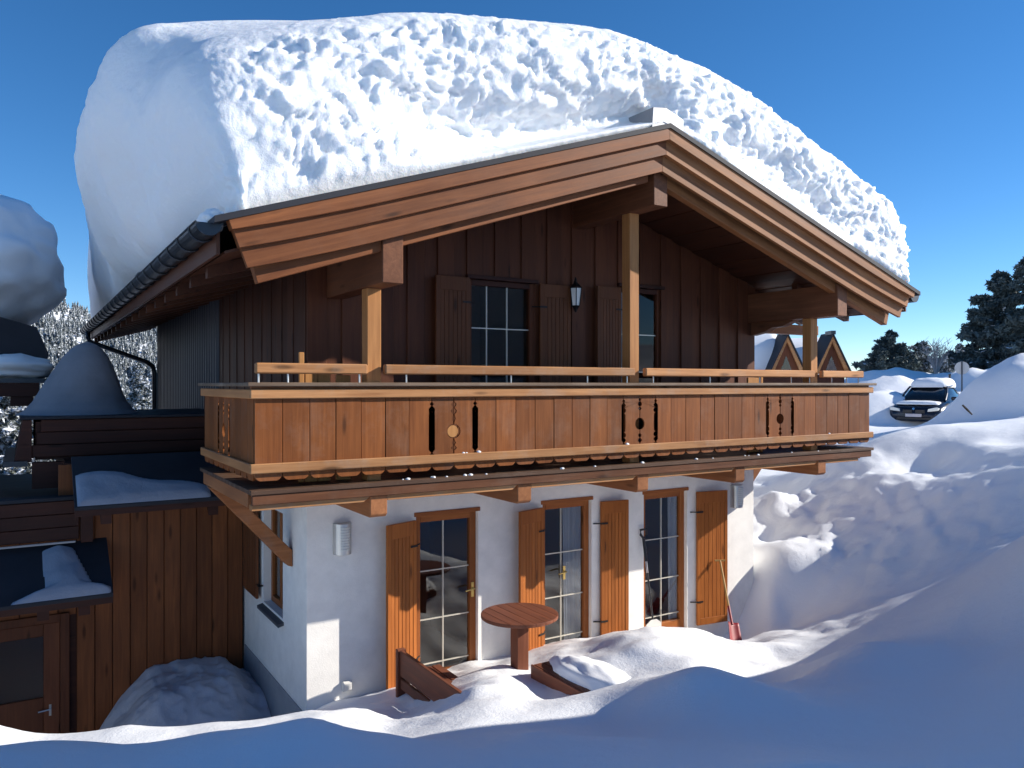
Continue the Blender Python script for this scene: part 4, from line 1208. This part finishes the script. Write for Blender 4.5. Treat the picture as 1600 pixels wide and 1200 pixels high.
# ------------------------------------------------------------------ shovels
s1 = empty('snow_shovel', (7.44, 8.30, -3.5), 'black shovel with D-handle leaning on the wall beside the third terrace door', 'shovel')
top, bot = Vector((7.50, 8.505, -2.20)), Vector((7.50, 8.26, -3.62))
q1 = top.lerp(bot, .22)
MB().tube([top, q1], .022, 8).build('grip', M['black'], s1)
MB().tube([q1, top.lerp(bot, .33)], .014, 8).build('sleeve', M['steel'], s1)
MB().tube([top.lerp(bot, .33), top.lerp(bot, .80)], .014, 8).build('shaft', M['black'], s1)
MB().tube([top, top + Vector((-.055, 0, .06)), top + Vector((-.06, .0, .13)), top + Vector((.06, 0, .13)), top + Vector((.055, 0, .06)), top], .018, 7, caps=False).build('handle', M['black'], s1)
bc = top.lerp(bot, .80)
MB().prism([(bc.x-.14, bc.z-.02), (bc.x-.05, bc.z+.04), (bc.x+.05, bc.z+.04), (bc.x+.14, bc.z-.02), (bc.x+.14, bc.z-.34), (bc.x-.14, bc.z-.34)], bc.y-.02, bc.y-.012).build('blade', M['steel'], s1)
s2 = empty('snow_shovel', (8.6, 7.85, -3.65), 'red-bladed shovel with a yellow wooden handle leaning by the right corner', 'shovel')
top, bot = Vector((8.92, 8.40, -2.66)), Vector((8.66, 7.92, -3.46))
MB().tube([top, top.lerp(bot, .72)], .016, 8).build('shaft', M['yellow_wood'], s2)
MB().tube([top.lerp(bot, .72), bot], .019, 8).build('socket', M['red'], s2)
MB().tube([top + Vector((-.07, .04, .0)), top + Vector((.07, -.04, .0))], .014, 8).build('handle', M['yellow_wood'], s2)
ax = (bot - top).normalized(); sd = ax.cross(Vector((0, -1, .3))).normalized(); nm = sd.cross(ax)
V = []
for j, t in enumerate(np.linspace(0, 1, 7)):
    row = []
    for i, u in enumerate(np.linspace(-1, 1, 9)):
        wd = .10 + .02*t
        q = bot + ax*(t*.30 - .03) + sd*(u*wd) + nm*(.035*u*u - .02*t)
        row.append(tuple(q))
    V.append(row)
bl_ = grid_mesh('blade', np.array(V), M['red'], s2)
md = bl_.modifiers.new('thick', 'SOLIDIFY'); md.thickness = .006

# ------------------------------------------------------------------ balcony furniture
def balcony_chair(x, y, label, flip=1):
    c = empty('balcony_chair', (x, y, -.96), label, 'chair', 'pale wooden chairs on the balcony')
    for dx_ in (-.2, .2):
        MB().box(x+dx_-.02, x+dx_+.02, y+.19, y+.23, -.96, .02).build('leg', M['chair'], c, bevel=0.004)
        MB().box(x+dx_-.02, x+dx_+.02, y-.23, y-.19, -.96, -.52).build('leg', M['chair'], c, bevel=0.004)
    MB().box(x-.24, x+.24, y-.24, y+.24, -.52, -.485).build('seat', M['chair'], c, bevel=0.006)
    MB().box(x-.18, x+.18, y+.19, y+.225, -.14, .06).build('backrest', M['chair'], c, bevel=0.006)
    return c
# folded lounger at the right; left slats added in place of sunlit wall
def folded(x0, label, parts_):
    c = empty('parapet_slats', (x0, BY+.34, -.96), label, 'lounger', 'folded loungers behind the parapet')
    for a, b_, zt_ in parts_:
        MB().box(a, b_, BY+.33, BY+.36, -.96, zt_).build('slat', M['chair'], c, bevel=0.004)
    MB().box(parts_[0][0], parts_[-1][1], BY+.362, BY+.39, -.5, -.43).build('crosspiece', M['chair'], c)
    return c
folded(2.4, 'pale wooden slats in place of sunlit wall behind the parapet near the left post', [(2.285, 2.335, .31), (2.345, 2.47, .10), (2.475, 2.60, .10), (2.66, 2.81, .09)])
folded(8.9, 'folded pale wooden lounger behind the parapet near the right post', [(8.62, 8.85, .09), (8.89, 8.93, .16)])

# ------------------------------------------------------------------ neighbour's roof at the left edge
nb = empty('neighbour_house', (-1.6, 15.6, -5), 'neighbouring house at the left edge with a dark roof under deep snow', 'house')
ex = P(62, 560, 13.6)
MB().prism([(ex[0]-5, 2.4), (ex[0]-.05, .95), (ex[0]+.12, .52), (ex[0]+.12, .44), (ex[0]-5, .44)], ex[1]-.5, ex[1]+6).build('roof', M['roof_metal'], nb)
MB().box(ex[0]-6, ex[0]+.22, ex[1]-.9, ex[1]+6, .02, .09).build('eave_sheet', M['metal_dark'], nb)
e0 = P(0, 0, 13.4)
MB().box(ex[0]-6, ex[0]-.02, ex[1]-.86, ex[1]-.80, -.20, .018).build('fascia', M['annex_x'], nb)
MB().box(ex[0]-.42, ex[0]-.10, ex[1]-.82, ex[1]+6, -.36, -.202).build('beam', M['annex_x'], nb, bevel=.006)
MB().box(ex[0]-6, ex[0]-1.2, ex[1]+.6, ex[1]+6, -9, .43).build('wall', M['annex_x'], nb)
mound_c = P(-80, 430, 15.0)
def neighbour_snow():
    u = np.linspace(0, 2*math.pi, 110, endpoint=False); v = np.linspace(0, math.pi, 70)
    U_, V_ = np.meshgrid(u, v)
    sp_ = lambda a, p: np.sign(a) * np.abs(a) ** p
    d = np.stack([sp_(np.cos(U_), .8)*sp_(np.sin(V_), .75), sp_(np.sin(U_), .8)*sp_(np.sin(V_), .75), sp_(np.cos(V_), .8)], -1)
    q = 1 + .07 * fbm(d[..., 0]*1.6, d[..., 1]*1.6, d[..., 2]*1.9, 4)
    W = d * q[..., None] * np.array([2.65, 3.0, 1.62])
    # undercut toward the eave
    W[..., 0] *= 1 - .30 * sstep(-.2, -1.5, W[..., 2])
    W = W + np.array([ex[0]-2.2, ex[1]+2.1, 2.02])
    o = grid_mesh('roof_snow', W, M['snow_smooth'], closed_u=True)
    tag(o, 'big shaded snow dome on the neighbouring roof at the left edge', 'snow')
neighbour_snow()
tag(blob('snow_ledge', (ex[0]-.62, ex[1]-.45, .26), (.82, .46, .23), M['snow_smooth'], 8, .22), 'rounded pillow of snow on the lower eave of the neighbouring house', 'snow')

# ------------------------------------------------------------------ trees
def conifer(name, label, base, h, r, seed, mat, trunk_h=.12, n=2600, tuft=.30, snow_n=500, group=None, irregular=.25, lean=0):
    rnd = np.random.RandomState(seed)
    t = empty(name, base, label, 'tree', group)
    bx_, by_, bz_ = base
    MB().tube([(bx_, by_, bz_-.5), (bx_ + lean*.3, by_, bz_ + h*.5), (bx_ + lean, by_, bz_ + h*.97)], [.035*h*.6, .022*h*.6, .004*h], 8).build('trunk', M['trunk'], t)
    # limbs
    nl = int(24 + h*11)
    lv = MB()
    tips = []
    for i in range(nl):
        f = trunk_h + (1-trunk_h) * (i + rnd.rand()) / nl
        env = (1 - f) ** .85 * (.55 + .45 * min(1, f/.22))
        ln_ = r * env * (1 + irregular * rnd.randn()) + .12*r*.5
        a = rnd.rand() * 2 * math.pi
        ln_ = max(.15, ln_)
        up = .10 + .35*f + .1*rnd.randn()
        p0 = np.array([bx_ + lean*f, by_, bz_ + h*f])
        p1 = p0 + np.array([math.cos(a)*ln_, math.sin(a)*ln_, up*ln_ - .12*ln_])
        tips.append((p0, p1, ln_))
        lv.tube([p0, (p0+p1)/2 + np.array([0, 0, -.04*ln_]), p1], [.010*h*.5*(1-f)+.01, .012, .005], 4, caps=False)
    lv.build('limbs', M['trunk'], t, recalc=False, kind='stuff')
    wts = np.array([q[2] for q in tips]); wts /= wts.sum()
    def tufts(cnt, size, zoff, nm_, mt, top=False):
        ids = rnd.choice(len(tips), cnt, p=wts)
        s = rnd.rand(cnt) ** .6
        P0 = np.array([tips[i][0] for i in ids]); P1 = np.array([tips[i][1] for i in ids]); LN = np.array([tips[i][2] for i in ids])
        C = P0 + (P1-P0)*s[:, None] + rnd.randn(cnt, 3) * np.array([.12, .12, .06]) * (LN[:, None]*.45 + .14)
        C[:, 2] += zoff
        sz = size * (.5 + rnd.rand(cnt))
        vs_ = []; 
        for rep_ in range(2 if not top else 1):
            d1 = rnd.randn(cnt, 3); 
            if top: d1[:, 2] *= .2
            d1 /= np.linalg.norm(d1, axis=1)[:, None]
            d2 = np.cross(d1, rnd.randn(cnt, 3) if not top else np.array([[0, 0, 1.0]]) + .25*rnd.randn(cnt, 3)); d2 /= np.linalg.norm(d2, axis=1)[:, None]
            a_ = C - d1*sz[:, None]*.6; b_ = C + d1*sz[:, None]*.6
            wf_ = .22 if not top else .4
            c_ = C + d2*sz[:, None]*wf_ + d1*sz[:, None]*.1; e_ = C - d2*sz[:, None]*wf_ + d1*sz[:, None]*.1
            vs_.append(np.stack([a_, c_, b_, e_], 1).reshape(-1, 3))
        vv = np.concatenate(vs_); m_ = MB(); m_.v = [tuple(q) for q in vv]; m_.f = [(i, i+1, i+2, i+3) for i in range(0, len(vv), 4)]
        m_.build(nm_, mt, t, recalc=False, kind='stuff')
    tufts(int(n*2.4), tuft, 0, 'crown', mat)
    if snow_n: tufts(snow_n, tuft*.8, tuft*.22, 'snow', M['twig_snow'], True)
    return t
def at_ground(px, d, dz=0):
    x, y, _ = P(px, 600, d)
    return (x, y, float(ground_z(x, y)) + dz)
G1 = 'dark conifers behind the parked car'
conifer('pine_tree', 'dark pointed pine left of the parked car behind the snow bank', at_ground(1392, 58), 3.9, 2.0, 11, M['needle'], n=2600, tuft=.34, snow_n=160, group=G1)
conifer('pine_tree', 'small dark pine at the foot of the pointed one, nearest the balcony', at_ground(1372, 57), 2.6, 1.5, 12, M['needle'], n=1300, tuft=.32, snow_n=90, group=G1)
conifer('pine_tree', 'open frosted pine right of the dark pointed one', at_ground(1440, 60), 3.5, 2.0, 13, M['needle_frost'], n=1500, tuft=.34, snow_n=300, group=G1, irregular=.45)
conifer('pine_tree', 'short broad pine between the pointed and the frosted one', at_ground(1416, 58), 2.6, 1.5, 14, M['needle'], n=1300, tuft=.32, snow_n=100, group=G1, irregular=.4)
for i, (px_, d_, h_) in enumerate(((1485, 80, 3.6), (1500, 82, 4.3), (1515, 78, 3.6), (1470, 84, 3.0))):
    conifer('pine_tree', ('small far pine second from left below the big pines', 'tallest of the small far pines below the big pines', 'small far pine nearest the big pines', 'lowest small far pine, next to the frosted pine')[i],
            at_ground(px_, d_), h_, 1.7, 20+i, M['needle_frost'], n=1100, tuft=.40, snow_n=150, group='small far pines')
conifer('stone_pine', 'large dark stone pine at the right edge of the picture', at_ground(1562, 52), 6.7, 2.7, 31, M['needle'], n=5200, tuft=.36, snow_n=700, irregular=.3, trunk_h=.05, group='large stone pines')
conifer('stone_pine', 'second large stone pine cut by the right picture edge', at_ground(1606, 50), 6.9, 2.7, 32, M['needle'], n=4800, tuft=.36, snow_n=700, irregular=.3, trunk_h=.05, group='large stone pines')
conifer('pine_tree', 'snowy conifer standing lowest at the left edge below the neighbouring eave', (*P(8, 0, 30)[:2], -8.5), 8.6, 2.6, 41, M['needle_frost'], n=5200, tuft=.34, snow_n=2400, group='snowy conifers at the left edge')
conifer('pine_tree', 'snowy conifer beside the raised annex roof at the left', (*P(62, 0, 34)[:2], -9), 8.2, 2.4, 42, M['needle_frost'], n=4600, tuft=.34, snow_n=2200, group='snowy conifers at the left edge')
conifer('pine_tree', 'snowy conifer low behind the annex corner post', (*P(100, 0, 30)[:2], -9), 6.2, 2.2, 43, M['needle_frost'], n=3600, tuft=.32, snow_n=1700, group='snowy conifers at the left edge')
conifer('pine_tree', 'lone frosted conifer seen between grey cone and downpipe', (*P(216, 0, 62)[:2], -6), 7.8, 1.7, 44, M['needle_frost'], n=2400, tuft=.34, snow_n=900)
def bare_bush(loc, h, seed, label):
    rnd = random.Random(seed)
    m_ = MB()
    for i in range(34):
        a = rnd.random()*6.28; l_ = h*(.5+.6*rnd.random()); sp_ = .5*rnd.random()
        p0 = Vector(loc); p1 = p0 + Vector((math.cos(a)*sp_*l_*.5, math.sin(a)*sp_*l_*.5, l_*.6)); p2 = p0 + Vector((math.cos(a)*sp_*l_, math.sin(a)*sp_*l_, l_))
        m_.tube([p0, p1, p2], [.04, .03, .012], 4, caps=False)
        for k in range(7):
            q = p1.lerp(p2, rnd.random()); m_.tube([q, q + Vector((rnd.uniform(-.5, .5), rnd.uniform(-.5, .5), rnd.uniform(.1, .5)))], [.018, .008], 3, caps=False)
    o = m_.build('bare_bush', M['bare'], None, recalc=False)
    tag(o, label, 'bush')
bare_bush(at_ground(1463, 52), 2.0, 3, 'leafless frosted bush behind the snow bank above the car')

# ------------------------------------------------------------------ signs and marker pole by the road
def round_sign(px_, py_, d_, label):
    x, y, z = P(px_, py_, d_)
    g = float(ground_z(x, y))
    s = empty('road_sign', (x, y, g), label, 'sign')
    MB().tube([(x, y, g-.4), (x, y, z+.32)], .035, 8).build('pole', M['metal_dark'], s)
    n = 28; v = Vector((x, y, 0)).normalized()
    c = Vector((x, y, z)) + v*.05; a = Vector((v.y, -v.x, 0))
    vs_ = [tuple(c + (a*math.cos(2*math.pi*k/n) + Vector((0, 0, 1))*math.sin(2*math.pi*k/n))*.33 + v*o_) for o_ in (0, .012) for k in range(n)]
    MB().add(vs_, [tuple(range(n)), tuple(range(2*n-1, n-1, -1))] + [(k, k+n, (k+1) % n+n, (k+1) % n) for k in range(n)]).build('disc', M['sign_back'], s)
round_sign(1503, 575, 40, 'back of a round grey road sign on a pole beyond the car')
x, y, z = P(1484, 588, 33)
tag(MB().tube([(x, y, z-1.4), (x, y, z+.05)], .045, 8).tube([(x, y, z+.05), (x, y, z+.10)], .05, 8).build('marker_pole', M['black'], None), 'thin black snow marker pole behind the car', 'pole')
x, y, z = P(1512, 640, 18.4)
tag(MB().tube([P(1504, 633, 18.2), P(1511, 640, 18.1), P(1519, 648, 18.0)], [.02, .025, .015], 6).build('branch', M['trunk'], None), 'short dark stick lying on the snow heap right of the car', 'stick')

# ------------------------------------------------------------------ parked car
def car():
    d = 27.5
    x, y, _ = P(1428, 600, d)
    g = P(1428, 668, d)[2]
    c = empty('parked_car', (x, y, g), 'dark blue car parked nose-first between the snow heaps', 'car')
    v = Vector((-x, -y, 0)).normalized()
    yaw = math.atan2(v.y, v.x) - R(14)
    def loft(name, secs, mat, closed=True):
        """secs: list of (x, [(y,z)...]) half profiles mirrored"""
        rows = []
        for sx, half in secs:
            full = [(sx, -yy, zz) for yy, zz in half] + [(sx, yy, zz) for yy, zz in half[::-1]]
            rows.append(full)
        n = len(rows[0]); m_ = MB()
        m_.v = [p_ for r_ in rows for p_ in r_]
        for i in range(len(rows)-1):
            for k in range(n-1):
                m_.f.append((i*n+k, i*n+k+1, (i+1)*n+k+1, (i+1)*n+k))
            m_.f.append((i*n+n-1, i*n, (i+1)*n, (i+1)*n+n-1))
        m_.f.append(tuple(range(n))); m_.f.append(tuple((len(rows)-1)*n + k for k in range(n))[::-1])
        return m_
    def put(m_, name, mat, parent=None, smooth=False, bevel=0):
        o = m_.build(name, mat, None, smooth=smooth, bevel=bevel, origin=(0, 0, 0))
        pr_ = parent or c
        o.parent = pr_; o.location = (0, 0, 0); WL[o.name] = Vector((0, 0, 0))
        return o
    c.rotation_euler = (0, 0, yaw)
    H = lambda w, zb, zs, zt_, tw: [(w*.86, zb), (w*.98, zb+.10), (w, zb+.30), (w*.98, zs), (tw, zt_), (tw*.5, zt_+.025)]
    body = loft('body', [(.02, H(.70, .26, .52, .60, .60)), (-.06, H(.80, .22, .58, .68, .66)), (-.25, H(.87, .20, .66, .76, .70)), (-.7, H(.90, .20, .76, .84, .72)), (-1.25, H(.91, .20, .86, .93, .74)),
                         (-2.2, H(.91, .20, .90, .96, .78)), (-3.3, H(.91, .20, .93, .98, .78)), (-4.1, H(.88, .24, .94, 1.0, .74)), (-4.35, H(.78, .30, .9, .94, .66))], M['paint'])
    bo = put(body, 'body', M['paint'], smooth=True)
    K = lambda w, wt, zb, zt_: [(w, zb), (w*.97, zb+.12*(zt_-zb)), (wt*1.03, zt_-.08), (wt*.9, zt_), (wt*.45, zt_+.02)]
    cab = loft('cabin', [(-1.15, K(.74, .72, .90, .935)), (-1.55, K(.79, .66, .90, 1.18)), (-1.95, K(.80, .62, .92, 1.40)), (-2.7, K(.80, .62, .94, 1.45)), (-3.4, K(.79, .61, .95, 1.36)), (-4.0, K(.74, .60, .96, 1.04))], M['paint'])
    co = put(cab, 'cabin', M['car_glass'], smooth=True)
    put(loft('r', [(-1.93, [(.60, 1.392), (.56, 1.42), (.3, 1.435)]), (-2.7, [(.62, 1.44), (.57, 1.475), (.3, 1.485)]), (-3.4, [(.60, 1.35), (.56, 1.39), (.3, 1.40)])], None), 'roof_panel', M['paint'])
    for s_ in (-1, 1):
        put(MB().tube([(-1.16, s_*.73, .93), (-1.55, s_*.70, 1.19), (-1.95, s_*.625, 1.415), (-2.7, s_*.63, 1.46)], .035, 6), 'pillar', M['paint'])
        # headlight
        hl = MB().prism([(s_*.44, .56), (s_*.76, .60), (s_*.79, .68), (s_*.70, .715), (s_*.46, .655)], -.12, .055, axis='x')
        put(hl, 'headlight', M['headlight'], bevel=.01)
        put(MB().box(-1.42, -1.25, s_*.98-.09, s_*.98+.09, .95, 1.07), 'mirror', M['paint'], bevel=.03)
        for wx in (-.85, -3.55):
            wl = put(MB().tube([(wx, s_*.68, .32), (wx, s_*.90, .32)], .32, 24), 'wheel', M['rubber'])
            put(MB().tube([(wx, s_*.89, .32), (wx, s_*.915, .32)], .21, 20), 'rim', M['steel'], wl)
        put(MB().box(-.02, .075, s_*.20-.15, s_*.20+.15, .50, .63), 'grille', M['black'], bevel=.015)
    put(MB().box(.02, .07, -.55, .55, .27, .37), 'bumper_intake', M['black'], bevel=.02)
    put(MB().box(.075, .092, -.26, .26, .375, .485), 'number_plate', M['plate'], bevel=.004)
    put(MB().tube([(.055, 0, .655), (.075, 0, .66)], .042, 14), 'badge', M['chrome'])
    put(MB().box(-1.10, -1.06, -.62, -.05, .945, .957), 'wiper', M['black']); put(MB().box(-1.12, -1.08, .0, .55, .945, .957), 'wiper', M['black'])
    # snow on the roof and the bonnet
    rot = Matrix.Rotation(yaw, 3, 'Z')
    base = Vector((x, y, g))
    def snowblob(lc, r_, nm, label, seed):
        u = np.linspace(0, 2*math.pi, 40, endpoint=False); vv = np.linspace(0, math.pi/2, 14)
        U_, V_ = np.meshgrid(u, vv)
        sp_ = lambda a: np.sign(a)*np.abs(a)**.6
        D = np.stack([sp_(np.cos(U_))*np.sin(V_)**.6, sp_(np.sin(U_))*np.sin(V_)**.6, np.cos(V_)**.7], -1)
        q = 1 + .08*fbm(D[..., 0]*2, D[..., 1]*2, seed, 3)
        W = D*q[..., None]*np.array(r_) + np.array(lc)
        W = W @ np.array(rot).T + np.array(base)
        tag(grid_mesh(nm, W, M['snow_smooth'], closed_u=True), label, 'snow')
    snowblob((-2.75, 0, 1.40), (.98, .66, .36), 'snow_cover', 'thick cap of snow on the roof of the parked car', 2.2)
    snowblob((-.72, 0, .80), (.55, .70, .13), 'snow_cover', 'thin cover of snow on the bonnet of the parked car', 5.2)
car()

# ------------------------------------------------------------------ chalet beyond, with two pointed dormers
bx0, by0, bd = *P(1240, 600, 34)[:2], 34
far = empty('dormer_chalet', (bx0, by0, -2), 'snow-laden timber chalet seen between post and wall with two pointed dormers', 'house')
fdir = Vector((CY, -SY, 0)); dep = Vector((SY, CY, 0))
def fpt(r_, dd, z): 
    q = Vector((bx0, by0, 0)) + fdir*r_ + dep*dd
    return (q.x, q.y, z)
def fprism(poly, d0, d1, name, mat, parent):
    n = len(poly)
    vs_ = [fpt(p_, d0, q_) for p_, q_ in poly] + [fpt(p_, d1, q_) for p_, q_ in poly]
    return MB().add(vs_, [tuple(range(n)), tuple(range(2*n-1, n-1, -1))] + [(i, i+n, (i+1) % n+n, (i+1) % n) for i in range(n)]).build(name, mat, parent)
fprism([(-4.5, -3), (2.2, -3), (2.2, .55), (-4.5, .55)], 0, 6, 'wall', M['annex_x'], far)
V = []
for t in np.linspace(0, 1, 2):
    V.append([fpt(-4.8 + 7.3*s_, -.3 + 3.4*t, .45 + 1.2*t) for s_ in (0, 1)])
grid_mesh('roof', np.array(V), M['roof_metal'], far, smooth=False)
for cxr in (-.50, 1.42):
    dm = fprism([(cxr-.62, .52), (cxr, 1.92), (cxr+.62, .52)], -.5, .6, 'dormer', M['wall'], far)
    for s_ in (-1, 1):
        fprism([(cxr+s_*.78, .40), (cxr, 2.06), (cxr, 1.80), (cxr+s_*.62, .40)], -.66, -.55, 'verge_board', M['trim'], dm)
        fprism([(cxr+s_*.84, .40), (cxr, 2.18), (cxr, 2.07), (cxr+s_*.79, .40)], -.75, .6, 'dormer_roof', M['roof_metal'], dm)
    fprism([(cxr-.1, 2.10), (cxr+.1, 2.10), (cxr+.1, 2.26), (cxr-.1, 2.26)], -.75, -.1, 'ridge_cap', M['metal_dark'], dm)
    fprism([(cxr-.25, .56), (cxr+.25, .56), (cxr, 1.2)], -.52, -.505, 'pane', M['glass'], dm)
def far_snow(r0, r1, d0, d1, z0, z1, label, seed):
    nu, nv = 50, 40
    V = np.zeros((nv, nu, 3))
    for j, t in enumerate(np.linspace(0, 1, nv)):
        for i, s_ in enumerate(np.linspace(0, 1, nu)):
            rim = min(1.0, (4*s_*(1-s_))*1.6) ** .45 * min(1.0, (1 - (2*t-1)**2)*1.5) ** .45
            zz = z0 + (z1-z0) * rim * (1 + .05*float(noise3(s_*3+seed, t*3, 1)))
            V[j, i] = fpt(r0 + (r1-r0)*s_, d0 + (d1-d0)*t, zz)
    tag(grid_mesh('roof_snow', V, M['snow_smooth']), label, 'snow')
far_snow(-4.9, 0.35, -.05, 6.5, .4, 2.55, 'smooth sunlit snow on the far chalet roof left of its first dormer', 1)
far_snow(-.9, 2.4, -.1, 6.5, .4, 2.08, 'smooth snow between the two pointed dormers of the far chalet', 7)

# ------------------------------------------------------------------ crumbs of snow and ice left on the balcony edge
def crumbs():
    rnd = random.Random(9)
    m_ = MB()
    for i in range(26):
        if rnd.random() < .6:
            x, y, z = rnd.uniform(BX0, BX1), BY - .03 + rnd.uniform(0, .06), -.962
        else:
            x, y, z = rnd.choice([2.05, 2.2, 3.9, 4.05, 6.2, 9.7, 9.85]) + rnd.uniform(-.1, .1), BY - .034, -.722
        r_ = rnd.uniform(.006, .020)
        n_ = 7
        b0 = len(m_.v)
        for a_, q_ in ((0, .9), (.5, 1.0), (.9, .6)):
            for k in range(n_):
                w_ = 6.283*k/n_
                m_.v.append((x + r_*1.5*q_*math.cos(w_)*rnd.uniform(.7, 1.2), y + r_*q_*math.sin(w_)*rnd.uniform(.7, 1.2), z + r_*a_))
        m_.v.append((x, y, z + r_*1.1))
        for j in range(2):
            for k in range(n_):
                m_.f.append((b0+j*n_+k, b0+j*n_+(k+1) % n_, b0+(j+1)*n_+(k+1) % n_, b0+(j+1)*n_+k))
        for k in range(n_):
            m_.f.append((b0+2*n_+k, b0+2*n_+(k+1) % n_, b0+3*n_))
    o = m_.build('snow_crumbs', M['snow_smooth'], None, smooth=True)
    tag(o, 'scattered crumbs of snow and ice along the balcony edge', 'snow', kind='stuff')
crumbs()
